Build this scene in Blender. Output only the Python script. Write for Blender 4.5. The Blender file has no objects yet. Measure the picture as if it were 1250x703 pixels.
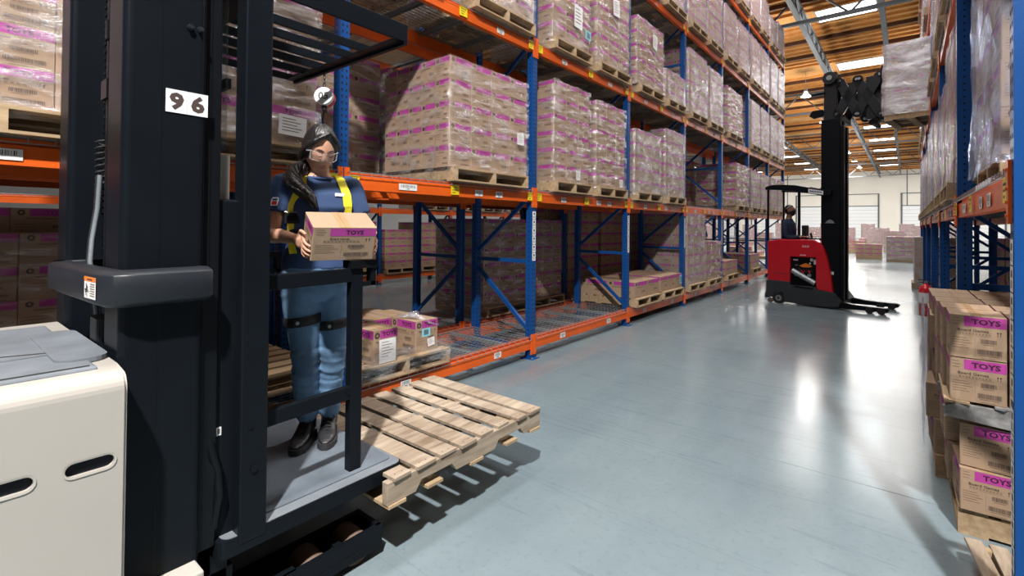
import bpy, bmesh, math, random
from mathutils import Vector, Matrix, noise
random.seed(7)
PI = math.pi
scene = bpy.context.scene
COL = scene.collection
V = Vector

# ------------------------------------------------------------------ materials
def _nt(name):
    m = bpy.data.materials.new(name); m.use_nodes = True
    nt = m.node_tree; nt.nodes.clear()
    out = nt.nodes.new('ShaderNodeOutputMaterial')
    b = nt.nodes.new('ShaderNodeBsdfPrincipled')
    nt.links.new(b.outputs[0], out.inputs[0])
    return m, nt, b, out

def noisy(nt, scale, detail=4, coords='Object', stretch=None, rough=.55):
    tc = nt.nodes.new('ShaderNodeTexCoord'); mp = nt.nodes.new('ShaderNodeMapping')
    nz = nt.nodes.new('ShaderNodeTexNoise')
    nz.inputs['Scale'].default_value = scale; nz.inputs['Detail'].default_value = detail
    nz.inputs['Roughness'].default_value = rough
    nt.links.new(tc.outputs[coords], mp.inputs[0]); nt.links.new(mp.outputs[0], nz.inputs[0])
    if stretch: mp.inputs['Scale'].default_value = stretch
    return nz

def ramp(nt, src, stops):
    r = nt.nodes.new('ShaderNodeValToRGB')
    e = r.color_ramp.elements
    while len(e) < len(stops): e.new(.5)
    for el, (p, c) in zip(e, stops):
        el.position = p; el.color = (*c, 1) if len(c) == 3 else c
    nt.links.new(src, r.inputs[0]); return r

def mat(name, color, rough=.5, metal=0, var=.0, scale=8, bump=0, bscale=60, stretch=None, spec=.5, coat=0, emit=None, es=0):
    m, nt, b, out = _nt(name)
    b.inputs['Roughness'].default_value = rough
    b.inputs['Metallic'].default_value = metal
    b.inputs['Specular IOR Level'].default_value = spec
    b.inputs['Coat Weight'].default_value = coat
    nz = noisy(nt, scale, stretch=stretch)
    lo = tuple(max(0, c * (1 - var)) for c in color); hi = tuple(min(1, c * (1 + var)) for c in color)
    r = ramp(nt, nz.outputs[0], [(.3, lo), (.7, hi)])
    nt.links.new(r.outputs[0], b.inputs['Base Color'])
    if bump:
        n2 = noisy(nt, bscale, 3, stretch=stretch)
        bp = nt.nodes.new('ShaderNodeBump'); bp.inputs['Strength'].default_value = bump
        bp.inputs['Distance'].default_value = .01
        nt.links.new(n2.outputs[0], bp.inputs['Height']); nt.links.new(bp.outputs[0], b.inputs['Normal'])
    if emit:
        b.inputs['Emission Color'].default_value = (*emit, 1); b.inputs['Emission Strength'].default_value = es
    return m

M = {}
M['kraft'] = mat('kraft_cardboard', (.365, .252, .168), .75, var=.09, scale=2.5, bump=.12, bscale=30, spec=.25)
M['kraft_flap'] = mat('cardboard_tape', (.40, .25, .13), .35, var=.08)
M['kraft_lit'] = mat('lit_cardboard_top', (.72, .60, .46), .7, var=.06, spec=.3)  # kraft with strong top light mixed into its colour; no carton uses it
M['pink'] = mat('magenta_print', (.42, .05, .28), .6, var=.06, spec=.3)
M['ink'] = mat('dark_print_ink', (.06, .035, .03), .7)
M['ink_soft'] = mat('soft_print_ink', (.20, .125, .08), .75)
M['ink_plum'] = mat('plum_print_ink', (.045, .004, .03), .7)
M['paper'] = mat('white_paper', (.80, .80, .80), .6, var=.02)
M['paper_blue'] = mat('cyan_paper', (.25, .62, .75), .6, var=.03)
M['kraft_b'] = mat('darker_kraft_cardboard', (.33, .20, .115), .75, var=.09)
M['yellow'] = mat('yellow_sticker', (.85, .66, .01), .5, var=.03)
M['blue'] = mat('rack_blue_paint', (.004, .060, .235), .4, var=.12, scale=3, bump=.05, bscale=40, spec=.35)
M['hole'] = mat('punched_hole', (.004, .006, .012), .9)
M['orange'] = mat('rack_orange_paint', (.76, .115, .010), .4, var=.10, scale=3, bump=.05, spec=.4)
M['wire'] = mat('galvanised_wire', (.42, .45, .47), .38, metal=.7, var=.1)
M['steel'] = mat('grey_steel', (.30, .33, .34), .45, metal=.5, var=.1)
M['galv'] = mat('galvanised_plate', (.40, .43, .46), .45, metal=.6, var=.25, scale=30)

def wood(name, c1, c2, rough=.75):
    m, nt, b, out = _nt(name)
    b.inputs['Roughness'].default_value = rough; b.inputs['Specular IOR Level'].default_value = .25
    n1 = noisy(nt, 3, 6, stretch=(9, 1.2, 9)); n2 = noisy(nt, 1.6, 3)
    mx = nt.nodes.new('ShaderNodeMath'); mx.operation = 'ADD'
    nt.links.new(n1.outputs[0], mx.inputs[0]); nt.links.new(n2.outputs[0], mx.inputs[1])
    ml = nt.nodes.new('ShaderNodeMath'); ml.operation = 'MULTIPLY'; ml.inputs[1].default_value = .5
    nt.links.new(mx.outputs[0], ml.inputs[0])
    r = ramp(nt, ml.outputs[0], [(.36, c2), (.62, c1)])
    nt.links.new(r.outputs[0], b.inputs['Base Color'])
    bp = nt.nodes.new('ShaderNodeBump'); bp.inputs['Strength'].default_value = .35; bp.inputs['Distance'].default_value = .004
    nt.links.new(n1.outputs[0], bp.inputs['Height']); nt.links.new(bp.outputs[0], b.inputs['Normal'])
    return m
M['wood'] = wood('pallet_wood', (.52, .38, .235), (.27, .18, .10))
M['wood_pale'] = wood('pale_pallet_board', (.47, .385, .295), (.19, .135, .09))
M['wood_grey'] = wood('weathered_grey_wood', (.34, .335, .33), (.13, .125, .12))
M['roofwood'] = wood('roof_deck_wood', (.86, .42, .14), (.66, .28, .075))
M['joist'] = wood('roof_joist_wood', (.80, .38, .115), (.60, .25, .06))
M['joist_dark'] = mat('dark_roof_purlin', (.10, .035, .012), .7)

M['truck_black'] = mat('truck_black_paint', (.0055, .0075, .0105), .38, var=.12, scale=5, bump=.03, bscale=150, spec=.13)
M['truck_soft'] = mat('satin_charcoal_paint', (.015, .018, .023), .40, var=.1, scale=5, spec=.35)
M['rail_black'] = mat('dark_mast_steel', (.004, .005, .007), .4, var=.1, spec=.2)
M['rubber'] = mat('black_rubber', (.012, .012, .013), .7)
M['truck_white'] = mat('cream_white_enamel', (.43, .40, .36), .38, var=.03, scale=2, coat=.2)
M['truck_top'] = mat('scuffed_grey_cover', (.17, .19, .215), .5, var=.22, scale=6, bump=.08)
M['mat_grey'] = mat('grey_rubber_mat', (.13, .155, .185), .6, var=.22, scale=5, bump=.5, bscale=220)
M['edge_grey'] = mat('grey_platform_edge', (.17, .19, .21), .45, var=.15)
M['red'] = mat('red_truck_paint', (.62, .008, .022), .32, var=.05, coat=.3)
M['charcoal'] = mat('charcoal_truck_base', (.03, .037, .045), .45, var=.1)
M['wheel'] = mat('brown_urethane_wheel', (.20, .14, .11), .5, var=.1)
M['silver'] = mat('polished_silver', (.55, .56, .58), .2, metal=1)
M['orange_sticker'] = mat('orange_sticker', (.9, .22, .02), .5)

# clear safety screen
def film(name, fac_lo, fac_hi, tint, scale, stretch, bump=1.0, gl=.5, rough=.16):
    m = bpy.data.materials.new(name); m.use_nodes = True
    nt = m.node_tree; nt.nodes.clear()
    out = nt.nodes.new('ShaderNodeOutputMaterial')
    tr = nt.nodes.new('ShaderNodeBsdfTransparent')
    tr.inputs[0].default_value = (.97, .97, .98, 1)
    gs = nt.nodes.new('ShaderNodeBsdfGlossy'); gs.inputs['Roughness'].default_value = rough
    gs.inputs[0].default_value = (*tint, 1)
    df = nt.nodes.new('ShaderNodeBsdfDiffuse'); df.inputs[0].default_value = (*tint, 1)
    mixa = nt.nodes.new('ShaderNodeMixShader'); mixa.inputs[0].default_value = gl
    nt.links.new(df.outputs[0], mixa.inputs[1]); nt.links.new(gs.outputs[0], mixa.inputs[2])
    nz = noisy(nt, scale, 6, stretch=stretch, rough=.65)
    r = ramp(nt, nz.outputs[0], [(.46, (fac_lo,)*3), (.74, (fac_hi,)*3)])
    mix = nt.nodes.new('ShaderNodeMixShader')
    nt.links.new(r.outputs[0], mix.inputs[0])
    nt.links.new(tr.outputs[0], mix.inputs[1]); nt.links.new(mixa.outputs[0], mix.inputs[2])
    nt.links.new(mix.outputs[0], out.inputs[0])
    if bump:
        bp = nt.nodes.new('ShaderNodeBump'); bp.inputs['Strength'].default_value = bump; bp.inputs['Distance'].default_value = .03
        nt.links.new(nz.outputs[0], bp.inputs['Height'])
        nt.links.new(bp.outputs[0], gs.inputs['Normal'])
    return m
M['wrap'] = film('stretch_film', .03, .70, (.95, .95, .97), 6, (1, .6, 2.6), gl=.7, rough=.12)
M['wrap_far'] = film('cloudy_stretch_film', .14, .66, (.86, .86, .90), 4, (1, .9, 1.8), gl=.5)
M['wrap_white'] = film('milky_stretch_film', .40, .92, (.88, .88, .93), 3.2, (1, .7, 2.4), gl=.35)
M['wrap_blue'] = film('bluish_stretch_film', .22, .75, (.62, .70, .90), 5, (1.5, 1.5, .5), gl=.5)
M['screen'] = film('clear_plastic_screen', .16, .24, (.75, .9, .9), 1, None, bump=0, gl=.6, rough=.08)

# concrete floor: polished, blue grey, faint stains, saw-cut joints
def floor_mat():
    m, nt, b, out = _nt('polished_concrete')
    n1 = noisy(nt, .35, 8, rough=.6); n2 = noisy(nt, 2.2, 6, rough=.7); n3 = noisy(nt, .9, 5, stretch=(1, 3.5, 1))
    r1 = ramp(nt, n1.outputs[0], [(.3, (.170, .222, .247)), (.7, (.225, .278, .298))])
    r2 = ramp(nt, n2.outputs[0], [(.25, (.90,)*3), (.75, (1.03,)*3)])
    mx = nt.nodes.new('ShaderNodeMix'); mx.data_type = 'RGBA'; mx.blend_type = 'MULTIPLY'; mx.inputs[0].default_value = 1
    nt.links.new(r1.outputs[0], mx.inputs[6]); nt.links.new(r2.outputs[0], mx.inputs[7])
    # scuffs and faint trowel blotches
    n4 = noisy(nt, .55, 7, stretch=(2.2, .6, 1), rough=.62)
    r3 = ramp(nt, n4.outputs[0], [(.38, (.80, .83, .86)), (.58, (1, 1, 1))])
    mx2 = nt.nodes.new('ShaderNodeMix'); mx2.data_type = 'RGBA'; mx2.blend_type = 'MULTIPLY'; mx2.inputs[0].default_value = .75
    nt.links.new(mx.outputs[2], mx2.inputs[6]); nt.links.new(r3.outputs[0], mx2.inputs[7])
    nt.links.new(mx2.outputs[2], b.inputs['Base Color'])
    n5 = noisy(nt, 2.0, 3, stretch=(.16, 3.2, 1), rough=.5)
    r5 = ramp(nt, n5.outputs[0], [(.585, (1, 1, 1)), (.605, (.80, .83, .86)), (.62, (1, 1, 1))])
    n6 = noisy(nt, 26, 4, rough=.6); r6 = ramp(nt, n6.outputs[0], [(.30, (.84, .86, .88)), (.46, (1, 1, 1))])
    for rx in (r5, r6):
        m3 = nt.nodes.new('ShaderNodeMix'); m3.data_type = 'RGBA'; m3.blend_type = 'MULTIPLY'; m3.inputs[0].default_value = .8
        src = b.inputs['Base Color'].links[0].from_socket
        nt.links.new(src, m3.inputs[6]); nt.links.new(rx.outputs[0], m3.inputs[7]); nt.links.new(m3.outputs[2], b.inputs['Base Color'])
    rr = ramp(nt, n1.outputs[0], [(.3, (.15,)*3), (.7, (.24,)*3)])
    nt.links.new(rr.outputs[0], b.inputs['Roughness'])
    b.inputs['Specular IOR Level'].default_value = .32
    return m
M['floor'] = floor_mat()
M['wall'] = mat('cream_wall_paint', (.78, .735, .65), .8, var=.03, scale=.4)
M['wall_grey'] = mat('grey_wall_paint', (.35, .35, .34), .8, var=.04, scale=.4)
M['joint'] = mat('floor_joint_filler', (.17, .21, .22), .6)
M['skylight'] = mat('skylight_panel', (.9, .95, 1), .5, emit=(.93, .97, 1.0), es=5.0)
M['lamp_glow'] = mat('lamp_lens', (1, 1, 1), .5, emit=(1, .98, .94), es=12.0)
M['girder'] = mat('roof_girder_grey', (.10, .11, .125), .5, var=.1)

# ------------------------------------------------------------------ object helpers
def link(name, me, parent=None, loc=None):
    o = bpy.data.objects.new(name, me); COL.objects.link(o)
    if parent is not None: o.parent = parent
    if loc is not None: o.location = loc
    return o

def tag(o, label=None, cat=None, group=None, kind=None):
    if cat in ('rack beam', 'rack upright', 'wire shelf deck'): kind = 'thing'
    if label: o['label'] = label
    if cat: o['category'] = cat
    if group: o['group'] = group
    if kind: o['kind'] = kind
    return o

def thing(name, label, cat, loc=(0, 0, 0), rz=0, group=None):
    o = link(name, None); o.location = loc; o.rotation_euler = (0, 0, rz); o.empty_display_size = .1
    return tag(o, label, cat, group)

def copy_tree(o, parent=None):
    c = o.copy(); COL.objects.link(c)
    if parent is not None: c.parent = parent
    for ch in list(o.children): copy_tree(ch, c)
    return c

class MB:
    """collects faces of several materials into one mesh"""
    def __init__(s): s.v = []; s.f = []; s.m = []; s.mats = []; s.sm = []
    def mi(s, m):
        if m not in s.mats: s.mats.append(m)
        return s.mats.index(m)
    def add(s, vs, fs, m, smooth=False):
        b = len(s.v); s.v += [tuple(p) for p in vs]; k = s.mi(m)
        for f in fs: s.f.append(tuple(b + i for i in f)); s.m.append(k); s.sm.append(smooth)
    def box(s, lo, hi, m, mtx=None):
        x0, y0, z0 = lo; x1, y1, z1 = hi
        vs = [(x0, y0, z0), (x1, y0, z0), (x1, y1, z0), (x0, y1, z0), (x0, y0, z1), (x1, y0, z1), (x1, y1, z1), (x0, y1, z1)]
        if mtx is not None: vs = [mtx @ V(p) for p in vs]
        s.add(vs, [(0, 3, 2, 1), (4, 5, 6, 7), (0, 1, 5, 4), (1, 2, 6, 5), (2, 3, 7, 6), (3, 0, 4, 7)], m)
    def cbox(s, c, d, m, mtx=None):
        s.box([c[i] - d[i] / 2 for i in range(3)], [c[i] + d[i] / 2 for i in range(3)], m, mtx)
    def beam(s, a, b, w, h, m, up=(0, 0, 1)):
        """rectangular bar from a to b, w sideways, h along up"""
        a, b = V(a), V(b); d = (b - a); L = d.length; d.normalize()
        u = V(up)
        if abs(d.dot(u)) > .99: u = V((1, 0, 0))
        sx = d.cross(u).normalized(); uz = sx.cross(d).normalized()
        vs = []
        for p in (a, b):
            for i, j in ((-1, -1), (1, -1), (1, 1), (-1, 1)): vs.append(p + sx * (w / 2 * i) + uz * (h / 2 * j))
        s.add(vs, [(0, 1, 2, 3), (7, 6, 5, 4), (0, 4, 5, 1), (1, 5, 6, 2), (2, 6, 7, 3), (3, 7, 4, 0)], m)
    def tube(s, pts, r, m, n=10, cap=True, closed=False):
        pts = [V(p) for p in pts]; rs = r if isinstance(r, (list, tuple)) else [r] * len(pts)
        rings = []; prev = None
        for i, p in enumerate(pts):
            a = pts[max(i - 1, 0)] if not closed else pts[i - 1]; c = pts[min(i + 1, len(pts) - 1)] if not closed else pts[(i + 1) % len(pts)]
            d = (c - a).normalized()
            if prev is None:
                u = V((0, 0, 1)) if abs(d.z) < .9 else V((1, 0, 0))
            else: u = prev
            sx = d.cross(u).normalized(); uz = sx.cross(d).normalized(); prev = uz
            rings.append([p + (sx * math.cos(2 * PI * k / n) + uz * math.sin(2 * PI * k / n)) * rs[i] for k in range(n)])
        s.loft(rings, m, cap, closed)
    def loft(s, rings, m, cap=True, closed=False, smooth=True):
        n = len(rings[0]); vs = [p for r in rings for p in r]; fs = []
        R = len(rings)
        for i in range(R if closed else R - 1):
            j = (i + 1) % R
            for k in range(n):
                l = (k + 1) % n
                fs.append((i * n + k, i * n + l, j * n + l, j * n + k))
        s.add(vs, fs, m, smooth)
        if cap and not closed:
            s.add(rings[0], [tuple(range(n))[::-1]], m); s.add(rings[-1], [tuple(range(n))], m)
    def cyl(s, a, b, r, m, n=16, r2=None):
        s.tube([a, b], [r, r if r2 is None else r2], m, n)
    def disc(s, c, nrm, r, m, n=16, r_in=0):
        c = V(c); q = V(nrm).to_track_quat('Z', 'Y')
        o = [c + q @ V((math.cos(2 * PI * k / n) * r, math.sin(2 * PI * k / n) * r, 0)) for k in range(n)]
        if r_in:
            i_ = [c + q @ V((math.cos(2 * PI * k / n) * r_in, math.sin(2 * PI * k / n) * r_in, 0)) for k in range(n)]
            s.add(o + i_, [(k, (k + 1) % n, n + (k + 1) % n, n + k) for k in range(n)], m)
        else: s.add(o, [tuple(range(n))], m)
    def prism(s, pts2, frame, depth, m):
        """pts2: outline in (u,v); frame=(origin,u,v,n); extruded by depth along n"""
        o, u, v_, n_ = [V(q) for q in frame]
        a = [o + u * p[0] + v_ * p[1] for p in pts2]; b = [q + n_ * depth for q in a]; k = len(a)
        s.add(a + b, [tuple(range(k))[::-1], tuple(range(k, 2 * k))] + [(i, (i + 1) % k, k + (i + 1) % k, k + i) for i in range(k)], m)
    def quad(s, frame, u0, v0, u1, v1, m, off=0):
        o, u, v_, n_ = frame
        s.add([o + u * a + v_ * b + n_ * off for a, b in ((u0, v0), (u1, v0), (u1, v1), (u0, v1))], [(0, 1, 2, 3)], m)
    def text(s, txt, frame, uc, vc, h, m, wscale=1, off=.0006, bold=True, flip=False):
        vs, fs, w, hh = text_mesh(txt, bold)
        o, u, v_, n_ = frame; k = h / hh
        sg = -1 if flip else 1
        s.add([o + u * (uc + sg * (x - w / 2) * k * wscale) + v_ * (vc + sg * (y - hh / 2) * k) + n_ * off for x, y in vs], fs, m)
        return w * k * wscale
    def mesh(s, name):
        me = bpy.data.meshes.new(name); me.from_pydata(s.v, [], s.f)
        for m in s.mats: me.materials.append(m)
        me.polygons.foreach_set('material_index', s.m); me.polygons.foreach_set('use_smooth', s.sm)
        me.update(); return me
    def build(s, name, parent=None, loc=None, bevel=0, seg=2):
        o = link(name, s.mesh(name), parent, loc)
        if bevel:
            b = o.modifiers.new('bevel', 'BEVEL'); b.width = bevel; b.segments = seg; b.limit_method = 'ANGLE'; b.angle_limit = .7
            b.harden_normals = False
        return o

_txt = {}
def text_mesh(txt, bold=True):
    if (txt, bold) in _txt: return _txt[(txt, bold)]
    c = bpy.data.curves.new('t', 'FONT'); c.body = txt; c.size = 1; c.resolution_u = 2
    if bold: c.offset = .018 if bold is True else bold
    o = bpy.data.objects.new('t', c); COL.objects.link(o)
    dg = bpy.context.evaluated_depsgraph_get(); dg.update()
    me = bpy.data.meshes.new_from_object(o.evaluated_get(dg))
    xs = [v.co.x for v in me.vertices]; ys = [v.co.y for v in me.vertices]
    x0, y0 = min(xs), min(ys)
    vs = [(v.co.x - x0, v.co.y - y0) for v in me.vertices]; fs = [tuple(p.vertices) for p in me.polygons]
    # make sure faces look towards +n
    fs2 = []
    for f in fs:
        a = sum(vs[f[i]][0] * vs[f[(i + 1) % len(f)]][1] - vs[f[(i + 1) % len(f)]][0] * vs[f[i]][1] for i in range(len(f)))
        fs2.append(f if a > 0 else f[::-1])
    _txt[(txt, bold)] = (vs, fs2, max(xs) - x0, max(ys) - y0)
    bpy.data.objects.remove(o); bpy.data.curves.remove(c); bpy.data.meshes.remove(me)
    return _txt[(txt, bold)]

# ------------------------------------------------------------------ camera
cam_d = bpy.data.cameras.new('camera'); cam = link('camera', cam_d)
cam_d.sensor_width = 36; cam_d.lens = 595 / 1250 * 36
cam_d.shift_y = -84 / 1250
cam_d.clip_end = 300; cam_d.clip_start = .02
CAMZ = 1.57
yaw = math.radians(39.0)
cam.matrix_world = Matrix.Translation((0, 0, CAMZ)) @ Matrix.Rotation(yaw, 4, 'Z') @ Matrix.Rotation(math.radians(90 + .7), 4, 'X') @ Matrix.Rotation(math.radians(.5), 4, 'Z')
scene.camera = cam

# ------------------------------------------------------------------ building shell
def struct(name, b, parent=None, loc=None, **k):
    o = b.build(name, parent, loc, **k)
    if parent is None: o['kind'] = 'structure'
    return o
WX0, WX1, WY0, WY1, CH = -34, 26, -12, 95, 10.6
b = MB(); b.box((WX0, WY0, -.2), (WX1, WY1, 0), M['floor']); struct('floor', b)
b = MB()
for y in (-2.4, 3.7, 9.8, 15.9, 22, 28.1, 34.2, 40, 46): b.box((-40 + 6.2, y, 0), (26, y + .005, .0008), M['joint'])
for x in (-14.2, -6.2, -2.98, 2.0): b.box((x, -12, 0), (x + .005, 60, .0006), M['joint'])
struct('trim_1', b)
b = MB(); b.box((WX0, WY1, 0), (WX1, WY1 + .3, CH), M['wall']); wb = struct('wall_back', b)
b = MB()
for x in range(-32, 26, 8): b.box((x, WY1 - .04, 0), (x + .12, WY1, CH), M['girder'])
struct('trim_2', b)
for i, x in enumerate((-26.5, -19.5, -12.5, -5.5, 1.5, 8.5)):
    b = MB(); b.box((x - 2.0, WY1 - .05, 0), (x + 2.0, WY1 - .01, 5.0), M['paper'])
    for k in range(1, 9): b.box((x - 2.0, WY1 - .055, k * .55), (x + 2.0, WY1 - .05, k * .55 + .03), M['wall_grey'])
    o = struct('door_%d' % (i + 1), b)
    b = MB()
    for s in (-1, 1): b.box((x + s * 2.1 - .1, WY1 - .14, 0), (x + s * 2.1 + .1, WY1, 7.0), M['girder'])
    b.box((x - 2.2, WY1 - .14, 5.0), (x + 2.2, WY1, 5.12), M['girder'])
    b.box((x - 2.2, WY1 - .14, 6.9), (x + 2.2, WY1, 7.0), M['girder'])
    b.build('door_frame', o)
b = MB(); b.box((WX0 - .3, WY0, 0), (WX0, WY1, CH), M['wall_grey']); struct('wall_left', b)
b = MB(); b.box((WX1, WY0, 0), (WX1 + .3, WY1, CH), M['wall_grey']); struct('wall_right', b)

# ceiling with real skylight openings
SKY = []
SKYY = (7.0, 15.3, 23.6, 31.9, 39.9, 45.9, 53.0, 61.1, 69.6, 78.0, 86.4)
SKYX = (-28.3, -20.3, -12.3, -2.95, 5.0, 13.0, 21.0)
for y in SKYY:
    for x in SKYX: SKY.append((x, x + 2.0, y, y + 1.35))
b = MB(); b.box((WX0, WY0, CH), (WX1, WY1, CH + .15), M['roofwood'])
struct('ceiling', b)
b = MB()
y = 5.0; k = 0
while y < WY1 - .3:
    inside = any(q - .10 < y < q + 1.45 for q in SKYY)
    if not inside:
        if k % 4 == 0: b.box((WX0, y - .06, CH - .17), (WX1, y + .05, CH), M['joist_dark'])
        else: b.box((WX0, y - .035, CH - .11), (WX1, y + .03, CH), M['joist'])
    y += .61; k += 1
struct('trim_3', b)
# girders (steel trusses along the aisle) and cross trusses
b = MB()
for x in (-25.0, -9.2, -3.2, -.72, 6.5):
    b.box((x - .09, 4, CH - .62), (x + .09, WY1, CH - .5), M['girder']); b.box((x - .09, 4, CH - 1.12 if x in (-3.2, -9.2) else CH - .74), (x + .09, WY1, (CH - 1.0) if x in (-3.2, -9.2) else CH - .62), M['girder'])
    if x in (-3.2, -9.2):
        yy = 5.0
        while yy < 92:
            b.beam((x, yy, CH - .56), (x, yy + .7, CH - 1.06), .05, .05, M['girder']); b.beam((x, yy + .7, CH - 1.06), (x, yy + 1.4, CH - .56), .05, .05, M['girder'])
            yy += 1.4
struct('trim_4', b)
b = MB()
for y in (20.0, 36.2, 52.4, 68.6, 84.8):
    b.box((WX0, y - .07, CH - 1.75), (WX1, y + .07, CH - 1.63), M['girder']); b.box((WX0, y - .07, CH - .48), (WX1, y + .07, CH - .38), M['girder'])
    x = WX0
    while x < WX1 - 1:
        b.beam((x, y, CH - .43), (x + 1.3, y, CH - 1.7), .06, .06, M['girder']); b.beam((x + 1.3, y, CH - 1.7), (x + 2.6, y, CH - .43), .06, .06, M['girder'])
        x += 2.6
struct('trim_5', b)
# skylights
for i, (x0, x1, y0, y1) in enumerate(SKY):
    if y1 < 8 : continue
    b = MB(); b.box((x0, y0, CH - .035), (x1, y1, CH - .005), M['skylight'])
    o = struct('window_%d' % (i + 1), b)
    b = MB(); t = .05
    b.box((x0 - t, y0 - t, CH - .05), (x0, y1 + t, CH - .002), M['paper']); b.box((x1, y0 - t, CH - .05), (x1 + t, y1 + t, CH - .002), M['paper'])
    b.box((x0, y0 - t, CH - .05), (x1, y0, CH - .002), M['paper']); b.box((x0, y1, CH - .05), (x1, y1 + t, CH - .002), M['paper'])
    b.build('window_frame', o)
# ------------------------------------------------------------------ racks
ORD = ['first', 'second', 'third', 'fourth', 'fifth', 'sixth', 'seventh', 'eighth', 'ninth', 'tenth']
BAY = 2.52
LV_L = [.25, 1.98, 3.76, 5.60, 7.42]
LV_R = [None, 1.79, 3.60, 5.40, 7.20]
PW, PD = .082, .085      # post width (along aisle) and depth

def hole_ring(b, frame, cx, cy, w, h):
    o, u, v, n = frame
    pts = [(-.5, .1), (-.3, .5), (.3, .5), (.5, .1), (.28, -.5), (-.28, -.5)]
    b.add([o + u * (cx + p[0] * w) + v * (cy + p[1] * h) + n * .0008 for p in pts], [tuple(range(6))], M['hole'])

def post_mesh(h):
    b = MB(); x, y = PD / 2, PW / 2
    # closed outline with the stepped open back of a rolled upright
    out = [(x, -y), (x, y), (x - .02, y), (x - .02, y), (-x, y), (-x, y * .45), (-x + .012, y * .45), (-x + .012, -y * .45), (-x, -y * .45), (-x, -y)]
    out = [out[i] for i in (0, 1, 4, 5, 6, 7, 8, 9)]
    b.prism(out, ((0, 0, 0), (1, 0, 0), (0, 1, 0), (0, 0, 1)), h, M['blue'])
    fr = (V((x, 0, 0)), V((0, 1, 0)), V((0, 0, 1)), V((1, 0, 0)))
    fl = (V((0, -y, 0)), V((1, 0, 0)), V((0, 0, 1)), V((0, -1, 0)))
    fb = (V((0, y, 0)), V((-1, 0, 0)), V((0, 0, 1)), V((0, 1, 0)))
    z = .08
    while z < h - .03:
        for s in (-1, 1): hole_ring(b, fr, s * .019, z, .017, .021)
        hole_ring(b, fl, 0, z, .014, .018); hole_ring(b, fb, 0, z, .014, .018)
        z += .0508
    return b.mesh('post')
POST = {}
def get_post(h):
    if h not in POST: POST[h] = post_mesh(h)
    return POST[h]
_b = MB(); _b.box((-.09, -.075, 0), (.09, .075, .008), M['blue'])
for sx in (-1, 1):
    _b.cyl((sx * .068, -.05, .008), (sx * .068, -.05, .02), .012, M['steel'], 6); _b.cyl((sx * .068, .05, .008), (sx * .068, .05, .02), .012, M['steel'], 6)
FOOT = _b.mesh('foot_plate')
BRC = {}
def brace_mesh(a, c):
    k = (tuple(round(q, 3) for q in a), tuple(round(q, 3) for q in c))
    if k not in BRC:
        b = MB(); b.beam(a, c, .035, .045, M['blue']); BRC[k] = b.mesh('brace')
    return BRC[k]

def label_strip_mesh():
    b = MB(); f = (V((PD / 2 + .001, 0, 0)), V((0, 1, 0)), V((0, 0, 1)), V((1, 0, 0)))
    for i in range(6):
        z = -.02 - (i + 1) * .098
        b.quad(f, -.032, z, .032, z + .092, M['paper'], .001)
        b.quad(f, -.012, z + .052, .014, z + .078, M['ink'], .0016)
        for k in range(7): b.quad(f, -.022 + k * .0065, z + .012, -.0195 + k * .0065, z + .042, M['ink'], .0016)
    return b.mesh('label_strip')
LSTRIP = label_strip_mesh()

def upright(x, y, side, h, label, group, depth=.97, strip=None, blocks=4):
    """x = aisle face, side=+1 when the aisle lies towards +X"""
    t = thing('rack_upright_frame', label, 'rack upright', (x, y, 0), 0 if side > 0 else PI, group)
    pf = link('post', get_post(h), t, (-PD / 2, 0, 0))
    pr = link('post', get_post(h), t, (-depth + PD / 2, 0, 0))
    for px_ in (-PD / 2, -depth + PD / 2): link('foot_plate', FOOT, t, (px_, 0, 0))
    xa, xb = -PD, -depth + PD
    for k in range(blocks):
        z = 1.84 * k
        if z + 1.2 > h: break
        segs = [((xa, 0, z + 1.14), (xb, 0, z + 1.14)), ((xb, 0, z + 1.02), (xa, 0, z + .34)), ((xb, 0, z + 1.25), (xa, 0, z + 1.9))]
        if k == 0: segs.append(((xa, 0, .12), (xb, 0, .12)))
        for a, c in segs: link('brace', brace_mesh(a, c), t)
    if strip:
        for z in strip: link('label_strip', LSTRIP, t, (-PD / 2, 0, z))
    return t

# beam: stepped tube, connectors with hooks, labels
def beam_mesh(L, hh=.135):
    b = MB()
    prof = [(0, -hh), (.052, -hh), (.052, -.035), (.030, -.028), (.030, 0), (0, 0)]
    b.prism(prof, ((-.052, -L / 2, 0), (1, 0, 0), (0, 0, 1), (0, 1, 0)), L, M['orange'])
    return b.mesh('beam_tube')
def conn_mesh():
    b = MB(); b.box((-.004, -.022, -.20), (.006, .022, .035), M['orange']); b.box((-.054, -.003, -.20), (.004, .003, .035), M['orange'])
    for z in (-.17, -.12, -.07, 0): b.cyl((.006, .006, z), (.012, .006, z), .007, M['orange'], 8)
    return b.mesh('end_connector')
BEAM = beam_mesh(BAY - PW - .012); CONN = conn_mesh()
def bar_label(w, h, n=12, seed=0):
    b = MB(); f = (V((0, 0, 0)), V((0, 1, 0)), V((0, 0, 1)), V((1, 0, 0))); r = random.Random(seed)
    b.box((0, -w / 2, -h / 2), (.0015, w / 2, h / 2), M['paper'])
    u = -w * .40
    while u < w * .40:
        q = r.uniform(.25, 1) * w * .028; b.quad(f, u, -h * .10, u + q, h * .36, M['ink'], .002); u += q + r.uniform(.5, 1.2) * w * .03
    b.text('%04d' % r.randrange(1000, 9999), f, 0, -h * .28, h * .22, M['ink'], off=.002)
    return b.mesh('barcode_label')
BARL = [bar_label(.115, .062, seed=i) for i in range(4)] + [bar_label(.20, .055, seed=9)]
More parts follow.
